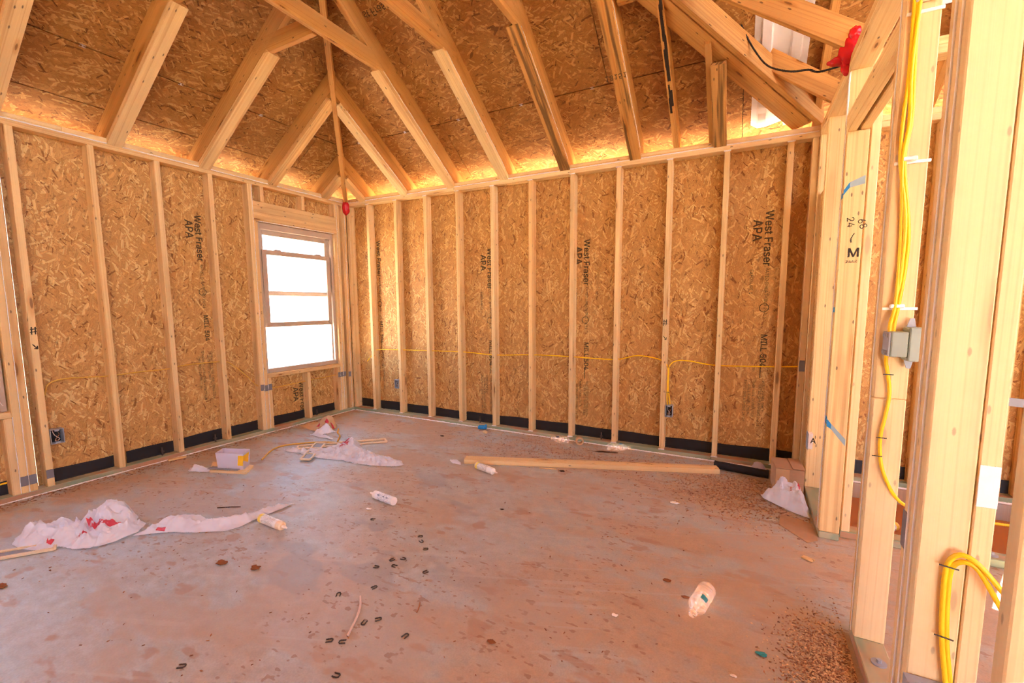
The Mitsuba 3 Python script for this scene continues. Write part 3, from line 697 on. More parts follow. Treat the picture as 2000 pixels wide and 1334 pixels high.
# vent baffle on the back slope
bs = lambda x, s, h: np.array([x, -s * CO, ZR + s * SI]) + h * np.array([0, -SI, -CO])
prof = [(4.13, .004), (4.165, .004), (4.175, .026), (4.225, .026), (4.235, .004), (4.33, .004), (4.34, .026), (4.39, .026), (4.40, .004), (4.435, .004)]
rows = np.linspace(-.12, 1.3, 30)
V, f = [], []
for i, s in enumerate(rows):
    for j, (x, h) in enumerate(prof): V.append(bs(x, s - (.03 * abs(math.sin(j * 1.9)) if i == 0 else 0), h + .002 * math.sin(s * 60) * (h > .01)))
for i in range(len(rows) - 1):
    for j in range(len(prof) - 1):
        q = i * len(prof) + j; f += [[q, q + 1, q + len(prof) + 1], [q, q + len(prof) + 1, q + len(prof)]]
t = put('vent_baffle', trimesh.Trimesh(V, f, process=False), 'm_baffle')
say(t, 'white plastic attic vent baffle running up the roof sheathing above the back wall', 'vent baffle')

# red sealant in the corners of the top plates
def blob(c, r, seed, sc=(1, 1, 1)):
    m = trimesh.creation.icosphere(3, r); v = np.array(m.vertices)
    v *= (0.75 + 0.6 * meshkit.fbm(v * 1.6 / r + seed, 3))[:, None] * np.asarray(sc)
    m.vertices = v + np.asarray(c); return m
m = cat([blob((.018, -.018, 2.375), .058, 3, (.7, .7, 1.3)), blob((.012, -.010, 2.44), .024, 9, (.7, .7, 1.4)), blob((.02, -.03, 2.35), .02, 5)])
put('red_sealant', m, 'm_red', smooth=True); say('red_sealant', 'blob of red firestop sealant in the far corner above the window', 'sealant')
m = cat([blob((4.556, -.93, 2.50), .042, 13, (1, 1, 1.5)), blob((4.535, -.90, 2.475), .035, 19, (1.6, 1, .6)), blob((4.55, -.91, 2.435), .022, 15, (1, 1, 1.8)), blob((4.57, -.955, 2.56), .026, 17, (1, 1, 1.3))])
put('red_sealant', m, 'm_red', smooth=True); say('red_sealant_001', 'ragged red firestop sealant where a rafter meets the partition beside the doorway', 'sealant')

# outlet boxes: open steel-grey boxes with folded wires inside
def outlet_box(label, x, y, z, facing, w=.058, h=.10, mat='m_grey_box', frame='m_blue_grey', d=.06):
    """facing: outward unit vector; the open front lies at (x, y, z)."""
    t = thing('outlet_box', label, 'outlet box')
    n = np.array(facing, float); e = np.cross([0, 0, 1.0], n)
    M = frame4((x, y, z), e, np.array([0, 0, 1.0]), n)
    w2, h2 = w / 2, h / 2
    shell = cat([bevel_box((-w2, -h2, -d), (w2, h2, -d + .003), .0005), bevel_box((-w2, -h2, -d), (-w2 + .004, h2, 0), .0008), bevel_box((w2 - .004, -h2, -d), (w2, h2, 0), .0008),
                 bevel_box((-w2, -h2, -d), (w2, -h2 + .004, 0), .0008), bevel_box((-w2, h2 - .004, -d), (w2, h2, 0), .0008),
                 bevel_box((-.012, h2 - .014, -.006), (.012, h2 - .003, 0), .001), bevel_box((-.012, -h2 + .003, -.006), (.012, -h2 + .014, 0), .001)])
    shell.apply_transform(M); put('body', shell, frame, t)
    inner = bevel_box((-w2 + .005, -h2 + .005, -d + .003), (w2 - .005, h2 - .005, -d + .005), .0005); inner.apply_transform(M); put('back', inner, 'm_black', t, label='dark inside of the box')
    for k in range(3):
        P = np.array([(-.012 + .008 * k, h2 - .01, -.045), (-.01 + .012 * k, .01, -.018), (.012 - .01 * k, -.02, -.012), (-.008 + .006 * k, -h2 + .018, -.02), (.006, -.01 + .01 * k, -.03)])
        P = np.c_[P, np.ones(len(P))] @ M.T
        put('wire', tube_mesh(spline(P[:, :3], 5), .0022, 6), ('m_wire_white', 'm_black_cable', 'm_copper')[k], t, smooth=True)
    return t
outlet_box('blue-grey outlet box on the left wall beside the stud marked with an arrow', 0.004, -2.594, .372, (1, 0, 0), .07, .10)
outlet_box('small outlet box on the back wall in the bright bay nearest the window', .680, -.004, .368, (0, -1, 0))
outlet_box('outlet box low on the back wall beneath the cable that drops down the stud', 3.630, -.004, .372, (0, -1, 0))
outlet_box('blue outlet box low on the near post at the bottom edge of the photo', 4.590, -2.455, .268, (0, -1, 0), .075, .10)

# grey device box on the doorway post
t = thing('switch_box', 'large grey plastic switch box with tabs on the doorway post, fed by yellow cable', 'switch box')
yb = -1.868
put('body', bevel_box((4.578, yb - .075, 1.080), (4.622, yb - .001, 1.162), .003), 'm_grey_box', t)
put('rear_body', bevel_box((4.6225, yb - .080, 1.068), (4.664, yb - .001, 1.176), .003), 'm_grey_box', t)
put('side_plate', cat([bevel_box((4.572, yb - .07, 1.082), (4.578, yb - .002, 1.16), .001)] + [bevel_box((4.568, yb - .06 + .018 * i, zz), (4.573, yb - .05 + .018 * i, zz + .014), .001) for i in range(3) for zz in (1.086, 1.142)]), 'm_blue_grey', t)
for z0, z1 in ((1.1765, 1.205), (1.040, 1.0675)):
    put('mounting_tab', prism([(4.626, z0), (4.65, z0), (4.645, z1), (4.634, z1)] if z0 > 1.1 else [(4.634, z0), (4.645, z0), (4.65, z1), (4.626, z1)], (0, yb - .02, 0), (1, 0, 0), (0, 0, 1), .004), 'm_blue_grey', t)
# white low-voltage box on the partition
t = thing('switch_box', 'small white box with a black mark low on the partition behind the plastic bag', 'switch box')
put('body', bevel_box((4.535, -.60, .365), (4.559, -.54, .46), .002), 'm_white_plastic', t); put('edge', bevel_box((4.531, -.602, .36), (4.535, -.538, .465), .001), 'm_blue_grey', t)
text_on(t, 'A', .03, (4.545, -.6004, .405), (1, 0, 0), (0, 0, 1), 'm_ink', True, name='mark')

# cables
def cable(name, label, runs, mat='m_yellow', r=.0048, group=None, flat=1.0, up=(0, 0, 1)):
    t = thing(name, label, 'cable', group)
    for P in runs: put('strand', tube_mesh(spline(P, 8), r, 8, flat, up), mat, t, smooth=True)
    return t
Y = .042
zs = [(.20, .60), (.30, .70), (.384, .745), (.80, .758), (1.201, .765), (1.566, .770), (1.953, .757), (2.362, .778), (2.752, .780), (3.156, .775), (3.354, .818), (3.545, .793)]
t = cable('electrical_cable', 'thin yellow cable threaded through the studs along the back wall', [[(x, Y, z) for x, z in zs] + [(3.606, .020, .74), (3.612, .012, .60), (3.612, .012, .47), (3.618, .03, .41)],
    [(4.54, Y, .796), (4.362, Y, .784), (3.976, Y, .771), (3.766, Y, .795), (3.67, Y, .79), (3.622, .03, .75), (3.618, .02, .68), (3.620, .018, .55), (3.630, .02, .47), (3.636, .03, .41)]])
for z in (.74, .53):
    put('staple', cat([beam_mesh((3.600, .004, z), (3.632, .004, z), .003, .002, (0, 0, 1), .0003)]), 'm_dark_metal', t)
zl = [(-2.62, .66), (-2.593, .735), (-2.501, .757), (-2.293, .742), (-2.089, .746), (-1.874, .744), (-1.767, .760), (-1.478, .757), (-1.391, .728), (-1.258, .60), (-1.141, .472), (-.984, .436), (-.662, .443), (-.26, .455), (-.19, .46)]
cable('electrical_cable', 'yellow cable sagging through the studs of the left wall and under the window', [[(-Y, y, z) for y, z in zl]], 'm_yellow_old')
cable('electrical_cable', 'short yellow cable at floor level in the left corner of the photo', [[(-.04, -3.3, .105), (-.04, -3.0, .118), (-.04, -2.84, .125)]], r=.006)
yc = -1.878
t = cable('electrical_cable', 'bundle of bright yellow cables running down the doorway post into the grey box', [
    [(4.584, yc, 2.26), (4.579, yc, 2.19), (4.580, yc, 1.98), (4.574, yc - .004, 1.83), (4.577, yc, 1.71), (4.600, yc - .006, 1.53), (4.603, yc - .004, 1.38), (4.597, yc, 1.245), (4.588, yc - .012, 1.19), (4.586, yc - .02, 1.155)],
    [(4.592, yc, 2.26), (4.586, yc, 2.19), (4.592, yc - .002, 1.98), (4.596, yc, 1.83), (4.586, yc - .004, 1.71), (4.612, yc, 1.50), (4.613, yc, 1.38), (4.602, yc - .006, 1.245), (4.594, yc - .016, 1.19), (4.592, yc - .022, 1.155)],
    [(4.600, yc, 2.26), (4.591, yc - .006, 2.19), (4.584, yc - .006, 1.98), (4.590, yc - .006, 1.83), (4.581, yc - .006, 1.71), (4.592, yc, 1.53), (4.596, yc, 1.38), (4.593, yc - .008, 1.245), (4.583, yc - .016, 1.19), (4.581, yc - .022, 1.155)]], r=.0055)
t = cable('electrical_cable', 'single yellow cable leaving the bottom of the grey box and curving off the doorway post', [
    [(4.580, yc - .02, 1.088), (4.582, yc - .006, 1.06), (4.594, yc, 1.00), (4.600, yc, .945), (4.594, yc, .87), (4.586, yc, .80), (4.590, yc, .725), (4.604, yc - .002, .665), (4.632, yc + .004, .605), (4.66, yc + .02, .57), (4.70, yc + .06, .54)]], r=.0055)
for z, x in ((1.015, 4.592), (.795, 4.588), (.73, 4.58)):
    put('staple', beam_mesh((x - .014, yc - .006, z), (x + .014, yc - .006, z), .003, .002, (0, 0, 1), .0003), 'm_dark_metal', t)
yd = -2.402
t = cable('electrical_cable', 'flat yellow cable stapled to the near post at the bottom right of the photo', [
    [(4.640, yd, .17), (4.634, yd, .30), (4.618, yd, .42), (4.611, yd, .52), (4.610, yd, .61), (4.617, yd - .004, .648), (4.634, yd - .012, .664), (4.66, yd - .02, .650), (4.70, yd - .03, .60), (4.745, yd - .03, .535), (4.79, yd - .02, .47)],
    [(4.648, yd, .17), (4.642, yd, .30), (4.626, yd, .42), (4.619, yd, .52), (4.618, yd, .605), (4.625, yd - .004, .636), (4.640, yd - .012, .648), (4.662, yd - .015, .634), (4.695, yd - .012, .575), (4.735, yd - .01, .50), (4.78, yd, .43)]], r=.0058)
for z, x in ((.625, 4.613), (.445, 4.617)):
    put('staple', beam_mesh((x - .018, yd - .0065, z + .003), (x + .018, yd - .0065, z - .002), .003, .0025, (0, 0, 1), .0003), 'm_dark_metal', t)
cable('electrical_cable', 'yellow cable lying slack across the next room on the right', [[(5.1, -.55, .02), (5.35, -.50, .04), (5.7, -.52, .05), (6.2, -.60, .03)]], r=.008)
cable('black_cable', 'thin black cable strung across the roof framing above the corner of the partition', [[(4.04, -.5, 3.02), (4.077, -.5, 2.927), (4.138, -.5, 2.807), (4.21, -.6, 2.66), (4.31, -.75, 2.54), (4.40, -.8, 2.505), (4.448, -.8, 2.484), (4.545, -.84, 2.475)]], 'm_black_cable', .005)
# white cable brackets on the doorway post
for z, lab in ((2.187, 'topmost white cable bracket on the doorway post, at the top edge of the photo'), (1.712, 'middle white cable bracket across the doorway post, around the yellow bundle'), (1.243, 'lowest white cable bracket on the doorway post, just above the grey box')):
    t = thing('cable_bracket', lab, 'cable bracket', 'cable brackets on the doorway post')
    dz = .03 if z > 2 else .006
    put('strap', bevel_box((4.563, yb - .005, z - dz - .006), (4.655, yb - .0005, z - dz + .004), .001), 'm_white_plastic', t)
    put('clip', bevel_box((4.580, yb - .022, z - .006), (4.655 if z > 2 else 4.618, yb - .005, z + (.03 if z > 2 else .008)), .003), 'm_white_plastic', t)
# metal straps in the next room
m = beam_mesh((4.80, -1.6, .915), (5.35, -1.52, .875), .03, .002, (0, 0, 1), .0003); put('metal_strap', m, 'm_grey_plate'); say('metal_strap', 'grey metal strap sticking out sideways behind the near post on the right', 'metal strap')
m = beam_mesh((4.66, -.93, 2.62), (5.6, -.93, 2.66), .035, .002, (0, 0, 1), .0003); put('metal_strap', m, 'm_steel'); say('metal_strap_001', 'thin metal strip overhead in the next room, between the posts at the top edge', 'metal strap')
# white cord at the window on the left edge
cable('window_cord', 'loops of thin white cord hanging at the window on the left edge', [[(-.025, -2.83, .95), (-.02, -2.86, .99), (-.01, -2.90, .98), (-.012, -2.93, .93)], [(-.025, -2.83, .90), (-.018, -2.85, .80), (-.012, -2.84, .68), (-.01, -2.82, .63)]], 'm_wire_white', .003)

# ------------------------------------------------------------------ things lying on the floor
def film(name_or_parent, outline, mounds, seed, amp=.042, step=.010, base=.004, mat='m_bag', part=None, edge=.05):
    """A crumpled sheet of plastic film or paper lying on the floor; returns (key, height function)."""
    pg = Polygon(outline).buffer(.012).buffer(-.012) if True else Polygon(outline)
    x0, y0, x1, y1 = pg.bounds
    gx, gy = np.meshgrid(np.arange(x0, x1, step), np.arange(y0, y1, step))
    r = np.random.default_rng(seed)
    P = np.stack([gx.ravel(), gy.ravel()], -1) + r.uniform(-.3, .3, (gx.size, 2)) * step
    inside = shapely.contains_xy(pg.buffer(-step * .5), P[:, 0], P[:, 1]); P = P[inside]
    B = np.array([pg.exterior.interpolate(d).coords[0] for d in np.arange(0, pg.exterior.length, step)])
    B = B + (meshkit.noise(np.c_[B * 30, np.zeros(len(B))], seed) - .5)[:, None] * .012
    Q = np.vstack([P, B])
    tri = Delaunay(Q).simplices
    cen = Q[tri].mean(1); tri = tri[shapely.contains_xy(pg, cen[:, 0], cen[:, 1])]
    a = r.uniform(0, np.pi); ca, sa = math.cos(a), math.sin(a)
    def height(X, Yv):
        X, Yv = np.asarray(X, float), np.asarray(Yv, float)
        d = shapely.distance(shapely.points(X, Yv), pg.exterior); d = np.where(shapely.contains_xy(pg, X, Yv), d, 0)
        p3 = np.stack([X, Yv, X * 0 + seed], -1)
        u, v = X * ca + Yv * sa, -X * sa + Yv * ca
        w = .25 * (meshkit.noise(p3 * 7, seed) - .5)
        r1 = 1 - np.abs(2 * meshkit.noise(np.stack([(u + w) * 7, (v + w) * 22, X * 0 + seed], -1), 3) - 1)
        r2 = 1 - np.abs(2 * meshkit.noise(np.stack([(u - w) * 26, (v + w) * 14, X * 0 + seed], -1), 5) - 1)
        r3 = 1 - np.abs(2 * meshkit.noise(np.stack([X * 60, Yv * 60, X * 0 + seed], -1), 6) - 1)
        z = base + amp * (r1 ** 2.2 + .75 * r2 ** 1.6 + .28 * r3) * np.clip(d / edge, .10, 1)
        for (mx, my, mr, mh) in mounds: z = z + mh * np.exp(-((X - mx) ** 2 + (Yv - my) ** 2) / mr ** 2) * np.clip(d / .03, 0, 1)
        return z
    Z = height(Q[:, 0], Q[:, 1])
    m = trimesh.Trimesh(np.c_[Q, Z], tri, process=False)
    if m.face_normals[:, 2].mean() < 0: m.invert()
    key = put(part or name_or_parent, m, mat, name_or_parent if part else None, smooth=28)
    return key, height
def patch(parent, outline, height, mat, lift=.0025, step=.008, name='print'):
    pg = Polygon(outline); x0, y0, x1, y1 = pg.bounds
    gx, gy = np.meshgrid(np.arange(x0, x1, step), np.arange(y0, y1, step)); P = np.stack([gx.ravel(), gy.ravel()], -1); P = P[shapely.contains_xy(pg, P[:, 0], P[:, 1])]
    B = np.array([pg.exterior.interpolate(d).coords[0] for d in np.arange(0, pg.exterior.length, step)]); Q = np.vstack([P, B])
    tri = Delaunay(Q).simplices; cen = Q[tri].mean(1); tri = tri[shapely.contains_xy(pg, cen[:, 0], cen[:, 1])]
    m = trimesh.Trimesh(np.c_[Q, height(Q[:, 0], Q[:, 1]) + lift], tri, process=False)
    if m.face_normals[:, 2].mean() < 0: m.invert()
    put(name, m, mat, parent, label='red print' if mat == 'm_bag_red' else None)
def print_on(parent, text, h, o, ex, height, mat='m_bag_red', lift=.003):
    m = meshkit.text_mesh(text, h, .0005, True); m = m.subdivide_to_size(.01)
    ex = np.asarray(ex, float); ey = np.array([-ex[1], ex[0]])
    v = np.array(m.vertices); q = np.asarray(o) + v[:, :1] * ex + v[:, 1:2] * ey
    m.vertices = np.c_[q, height(q[:, 0], q[:, 1]) + lift + v[:, 2]]
    put('print', m, mat, parent, label='red lettering')

A, hA = film('plastic_bag', [(.70, -3.00), (.66, -2.90), (.72, -2.80), (.83, -2.72), (.86, -2.60), (.96, -2.56), (1.05, -2.60), (1.13, -2.585), (1.21, -2.67), (1.22, -2.77), (1.18, -2.86), (1.12, -2.90), (1.02, -2.92), (.97, -2.99), (.86, -3.03), (.78, -3.03)],
             [(.98, -2.68, .10, .095), (.80, -2.93, .06, .03)], 11)
say(A, 'large crumpled white plastic bag with red streaks, leftmost on the floor', 'plastic bag')
patch(A, [(.985, -2.80), (1.09, -2.735), (1.135, -2.70), (1.125, -2.745), (1.04, -2.80)], hA, 'm_bag_red'); patch(A, [(1.02, -2.845), (1.10, -2.80), (1.10, -2.815), (1.03, -2.86)], hA, 'm_bag_red'); patch(A, [(.945, -2.94), (.975, -2.925), (.985, -2.945), (.96, -2.955)], hA, 'm_bag_red')
B_, hB = film('plastic_bag', [(1.225, -2.70), (1.21, -2.62), (1.20, -2.50), (1.30, -2.42), (1.42, -2.40), (1.52, -2.30), (1.56, -2.18), (1.60, -2.07), (1.66, -2.03), (1.665, -2.09), (1.65, -2.25), (1.66, -2.36), (1.63, -2.43), (1.50, -2.52), (1.36, -2.585), (1.28, -2.65)],
              [(1.35, -2.48, .08, .03), (1.50, -2.40, .06, .025)], 23, amp=.026)
say(B_, 'white plastic bag with a long twisted tail on the floor beside a caulk tube', 'plastic bag')
patch(B_, [(1.28, -2.60), (1.33, -2.58), (1.34, -2.595), (1.29, -2.615)], hB, 'm_bag_red')
C_, hC = film('plastic_bag', [(.60, -1.36), (.72, -1.30), (.86, -1.27), (.95, -1.13), (1.03, -.98), (1.10, -.93), (1.14, -1.00), (1.28, -1.07), (1.45, -1.10), (1.62, -1.12), (1.74, -1.13), (1.82, -1.19), (1.80, -1.24), (1.63, -1.31), (1.45, -1.34), (1.30, -1.33), (1.17, -1.37), (1.02, -1.39), (.84, -1.37), (.70, -1.40)],
              [(1.07, -1.03, .06, .05), (1.3, -1.2, .1, .02)], 37, amp=.024)
say(C_, 'long white plastic bag with red lettering spread over slim trim frames', 'plastic bag')
print_on(C_, 'MLE', .05, (1.01, -1.04), (.45, -.89), hC)
Dp, hDp = film('paper_bag', [(.03, -.80), (.16, -.82), (.30, -.86), (.44, -.86), (.50, -.76), (.46, -.66), (.36, -.58), (.24, -.60), (.12, -.68)], [(.38, -.70, .09, .10)], 41, amp=.018, mat='m_paper')
say(Dp, 'crumpled brown paper bag at the foot of the wall below the window', 'paper bag')
for (cx, cy) in ((.36, -.80), (.42, -.75), (.47, -.72), (.40, -.84)): patch(Dp, [(cx - .02, cy - .012), (cx + .012, cy - .016), (cx + .022, cy + .008), (cx - .008, cy + .014)], hDp, 'm_bag_red', name='print')
Dq, hDq = film('plastic_bag', [(.44, -.97), (.47, -.90), (.49, -.83), (.53, -.77), (.59, -.78), (.57, -.86), (.54, -.92), (.62, -.93), (.74, -.955), (.76, -.985), (.66, -.985), (.54, -.985)], [(.53, -.85, .05, .06)], 43)
say(Dq, 'small white plastic bag trailing out of the brown paper bag near the window', 'plastic bag')
E_, hE = film('plastic_bag', [(4.30, -.56), (4.31, -.63), (4.37, -.68), (4.42, -.72), (4.50, -.79), (4.545, -.80), (4.553, -.70), (4.55, -.56), (4.50, -.49), (4.42, -.485), (4.34, -.50)], [(4.44, -.58, .09, .07), (4.51, -.70, .05, .03)], 53, amp=.055, step=.01)
say(E_, 'crumpled white plastic bag in the right corner in front of the cardboard box', 'plastic bag')
patch(E_, [(4.49, -.63), (4.50, -.60), (4.512, -.605), (4.505, -.64)], hE, 'm_bag_red'); patch(E_, [(4.45, -.66), (4.457, -.60), (4.465, -.60), (4.462, -.665)], hE, 'm_bag_pink', name='print')

# caulk tubes
def tube_label_fn(base, ink, stripe):
    def fn(p, n, uv):
        w = noise(uv.x * 90, dr.floor(uv.y * 14)) * 0.6 + 0.4 * noise(uv.x * 240, dr.floor(uv.y * 14), 2)
        rowf = uv.y * 14 - dr.floor(uv.y * 14)
        c = dr.select((w > .5) & (rowf > .25) & (rowf < .75) & (uv.x > .15) & (uv.x < .85), mi.Color3f(ink), mi.Color3f(base))
        c = dr.select((uv.x < .14), mi.Color3f(stripe), c)
        big = (dr.abs(uv.y - .35) < .07) & (uv.x > .2) & (uv.x < .9) & (noise(uv.x * 36, 1.0) > .42)
        return dr.select(big, mi.Color3f(ink) * .6, c)
    return fn
scene['m_tube_yellow'] = prin(mikit.proc(tube_label_fn((.80, .80, .76), (.12, .13, .12), (.75, .62, .08))), .4, .4)
scene['m_tube_blue'] = prin(mikit.proc(tube_label_fn((.78, .82, .88), (.22, .30, .42), (.66, .74, .82))), .4, .4)
def caulk_tube(label, p0, p1, mat, end_mat, nozzle='m_white_plastic'):
    """p0: flat end, p1: tip of the nozzle, on the floor."""
    r = .0255
    t = thing('caulk_tube', label, 'caulk tube', 'caulk tubes on the floor')
    p0, p1 = np.array([*p0, r + .001]), np.array([*p1, r + .001]); L = np.linalg.norm(p1 - p0); Lb = L - .045
    put('body', place_axis(lathe([(0, 0), (r * .9, 0), (r, .002), (r, Lb - .004), (r * .94, Lb), (r * .9, Lb + .001), (r * .55, Lb + .004), (r * .5, Lb + .010), (0, Lb + .010)], 32), p0, p1), end_mat, t, smooth=40)
    n = 40; a = np.linspace(0, 2 * np.pi, n + 1); rr = r + .0004
    V = [(rr * math.cos(x), rr * math.sin(x), z) for z in (.008, Lb - .03) for x in a]
    f = []
    for i in range(n): f += [[i, i + 1, n + 2 + i], [i, n + 2 + i, n + 1 + i]]
    uv = np.array([(u, i / n * 3) for u in (0, 1) for i in range(n + 1)])
    put('label', place_axis(trimesh.Trimesh(V, f, process=False), p0, p1), mat, t, uv=uv, smooth=True, label='printed label')
    put('nozzle', place_axis(lathe([(0, 0), (.010, 0), (.009, .006), (.0055, .03), (.004, .036), (0, .036)], 16), p0 + (p1 - p0) * (Lb + .009) / L, p1), nozzle, t, smooth=40)
caulk_tube('cream-ended caulk tube with a yellow and black label beside the twisted bag', (1.70, -2.27), (1.945, -2.28), 'm_tube_yellow', 'm_cream_plastic')
caulk_tube('white caulk tube with pale blue label in mid floor, nozzle pointing left', (2.245, -1.755), (2.01, -1.725), 'm_tube_blue', 'm_white_plastic')
caulk_tube('white caulk tube with a yellow label by the loose board', (2.37, -.985), (2.59, -1.05), 'm_tube_yellow', 'm_white_plastic')
caulk_tube('caulk tube seen between the posts in the next room on the right', (5.02, -.46), (4.86, -.62), 'm_tube_yellow', 'm_cream_plastic')
labels['caulk_tube_003'].pop('group')
for k in ('', '__body', '__label', '__nozzle'):
    pass
for part in ('body', 'label', 'nozzle'):
    scene['caulk_tube_003__' + part]['to_world'] = T().translate([0, 0, -.109])
    
# loose board and offcuts
def loose(name, label, catg, mesh, axis, kind=0, **k):
    key = lumber(name, mesh, axis, None, kind, **k); return say(key, label, catg)
a, b = np.array([2.21, -.905, .0195]), np.array([4.03, -.235, .0195])
loose('loose_board', 'long pine board lying loose on the floor in front of the back wall', 'board', beam_mesh(a, b, .085, .038, np.cross(b - a, [0, 0, 1.0])), b - a)
loose('wood_scrap', 'short wood scrap on the bottom plate of the left wall', 'wood scrap', beam_mesh((.035, -1.98, .008), (.06, -1.86, .008), .03, .014, (1, 0, 0)), (0, 1, 0))
loose('wood_scrap', 'tiny tan wood scrap beside the blue clip near the back wall', 'wood scrap', beam_mesh((1.915, -.135, .012), (1.955, -.155, .012), .03, .022, (.4, .9, 0)), (1, 0, 0), 900)
loose('wood_scrap', 'small yellow strip lying in front of the long loose board', 'wood scrap', beam_mesh((2.80, -.765, .004), (2.93, -.735, .004), .016, .006, (0, 1, 0)), (1, 0, 0), 900)
loose('wood_scrap', 'small orange wood chip on the floor near the doorway', 'wood scrap', beam_mesh((4.46, -1.275, .005), (4.505, -1.30, .006), .03, .008, (.5, .8, 0)), (1, 0, 0))

# tub on its scrap of board, wrapped bundle
t = loose('board_offcut', 'flat pale board offcut under the translucent tub', 'board', prism([(.60, -1.965), (.89, -1.865), (.79, -1.745), (.42, -1.845)], (0, 0, .001), (1, 0, 0), (0, 1, 0), .016), (1, .35, 0), 900)
t = thing('plastic_tub', 'open translucent white plastic tub with a yellow label, standing on a board offcut', 'tub')
c0 = np.array([(.625, -1.925), (.83, -1.845), (.765, -1.755), (.56, -1.835)]); cm = c0.mean(0)
def tubring(s, z): return np.c_[cm + (c0 - cm) * s, np.full(4, z)]
V = np.vstack([tubring(.94, .018), tubring(1.04, .145), tubring(1.00, .145), tubring(.91, .021)]); f = []
for a_, b_ in ((0, 4), (4, 8), (8, 12)):
    for i in range(4):
        j = (i + 1) % 4; f += [[a_ + i, a_ + j, b_ + j], [a_ + i, b_ + j, b_ + i]]
f += [[0, 2, 1], [0, 3, 2], [12, 13, 14], [12, 14, 15]]
put('body', trimesh.Trimesh(V, f, process=False), 'm_tub', t)
e = tubring(.95, .05), tubring(1.035, .13)
def lerp(a_, b_, q): return a_ + (b_ - a_) * q
lo1, lo2, hi1, hi2 = lerp(e[0][0], e[0][1], .80), e[0][1], lerp(e[1][0], e[1][1], .82), e[1][1]
s1, s2_ = lerp(e[0][1], e[0][2], .8), lerp(e[1][1], e[1][2], .8)
out = np.array([.0, -.002, 0]); o2 = np.array([.002, .0, 0])
put('label', trimesh.Trimesh(np.vstack([lo1 + out, lo2 + out + o2, hi2 + out + o2, hi1 + out, lerp(lo2, hi2, .3) + out + o2, s1 + o2, s2_ + o2]), [[0, 1, 2], [0, 2, 3], [1, 5, 6], [1, 6, 2]], process=False), 'm_label_yellow', t, label='yellow label around the corner')
W, hW = film('wrapped_bundle', [(.44, -2.035), (.37, -1.985), (.42, -1.94), (.56, -1.915), (.62, -1.95), (.56, -1.99)], [(.47, -1.975, .06, .02)], 61, amp=.02, step=.009)
say(W, 'bundle wrapped in wrinkled clear plastic lying against the left end of the board offcut', 'plastic wrap')
m = beam_mesh((.565, -1.945, .025), (.80, -1.855, .022), .05, .006, (.3, -.9, 0)); put('trim_strip', m, 'm_screen'); say('trim_strip', 'dark grey strip lying on the board offcut in front of the tub', 'strip')

# slim trim frames
def trim_frame(label, c, z, bar=.014, h=.014, mat='m_trim_cream', pane=None, cross=0):
    t = thing('trim_frame', label, 'frame')
    c = [np.array([*q, z + h / 2]) for q in c]
    for i in range(4):
        put('rail', beam_mesh(c[i], c[(i + 1) % 4], bar, h, np.cross(c[(i + 1) % 4] - c[i], [0, 0, 1.0]), .0015), mat, t)
    for k in range(cross):
        q = (k + 1) / (cross + 1); put('cross_bar', beam_mesh(lerp(c[0], c[3], q), lerp(c[1], c[2], q), bar * .7, h * .7, c[3] - c[0], .001), mat, t)
    if pane: 
        g = [q + np.array([0, 0, -.002]) for q in c]; put('screen', trimesh.Trimesh(g, [[0, 1, 2], [0, 2, 3]], process=False), pane, t, label='dark screen')
    return t
trim_frame('narrow cream trim frame sticking out from under the leftmost plastic bag', [(.62, -3.35), (.69, -3.39), (1.03, -2.945), (.955, -2.915)], .002, mat='m_trim_cream', pane='m_screen')
trim_frame('short narrow frame with a dark screen lying on the white bag', [(1.01, -1.495), (1.085, -1.465), (.84, -1.115), (.755, -1.15)], .012, mat='m_trim_cream', pane='m_screen', cross=2)
trim_frame('long slim wooden trim frame partly under the white bag', [(.66, -1.255), (.72, -1.315), (1.285, -.81), (1.205, -.755)], .002, bar=.016, cross=0)

# clear bottles
def bottle(label, p0, p1, r=.032, crush=0.0, lab='m_teal', group='clear plastic bottles on the floor'):
    """p0: base, p1: mouth."""
    t = thing('water_bottle', label, 'bottle', group)
    L = float(np.linalg.norm(np.subtract(p1, p0)))
    z = np.linspace(0, 1, 60); pr = np.where(z < .04, .82 + 4.5 * z, 1.0)
    pr = pr * (1 - .10 * (np.sin(z * 2 * np.pi * 9) > .2) * ((z > .1) & (z < .56)))
    pr = np.where((z > .30) & (z < .38), pr * .93, pr)
    pr = np.where(z > .66, 1 - .62 * mikit_smooth(.66, .90, z), pr); pr = np.where(z > .90, .38, pr)
    m = lathe(np.vstack([[(0, .004)], np.c_[pr * r, z * L]]), 28)
    v = np.array(m.vertices)
    if crush:
        k = crush * (meshkit.fbm(v * 30 + L * 10, 3) - .3); v[:, 0] *= 1 - np.clip(k * 1.2, 0, .75); v[:, 1] *= 1 - np.clip(.5 * k, -.2, .6)
    m.vertices = v
    place_axis(m, np.array([*p0, r * 1.01]), np.array([*p1, r * 1.01])); put('body', m, 'm_clear', t, smooth=50)
    n = 9; aa = np.linspace(-.35, .45, n) + .9
    V = [(r * 1.01 * math.cos(x), r * 1.01 * math.sin(x), zz * L) for zz in (.50, .64) for x in aa]
    f = [q for i in range(n - 1) for q in ([i, i + 1, n + 1 + i], [i, n + 1 + i, n + i])]
    put('label', place_axis(trimesh.Trimesh(V, f, process=False), np.array([*p0, r * 1.01]), np.array([*p1, r * 1.01])), lab, t, label='scrap of label')
    put('neck_ring', place_axis(lathe([(r * .34, .905 * L), (r * .47, .905 * L), (r * .47, .918 * L), (r * .34, .918 * L)], 20), np.array([*p0, r * 1.01]), np.array([*p1, r * 1.01])), 'm_white_plastic', t)
def mikit_smooth(a, b, x):
    t = np.clip((x - a) / (b - a), 0, 1); return t * t * (3 - 2 * t)
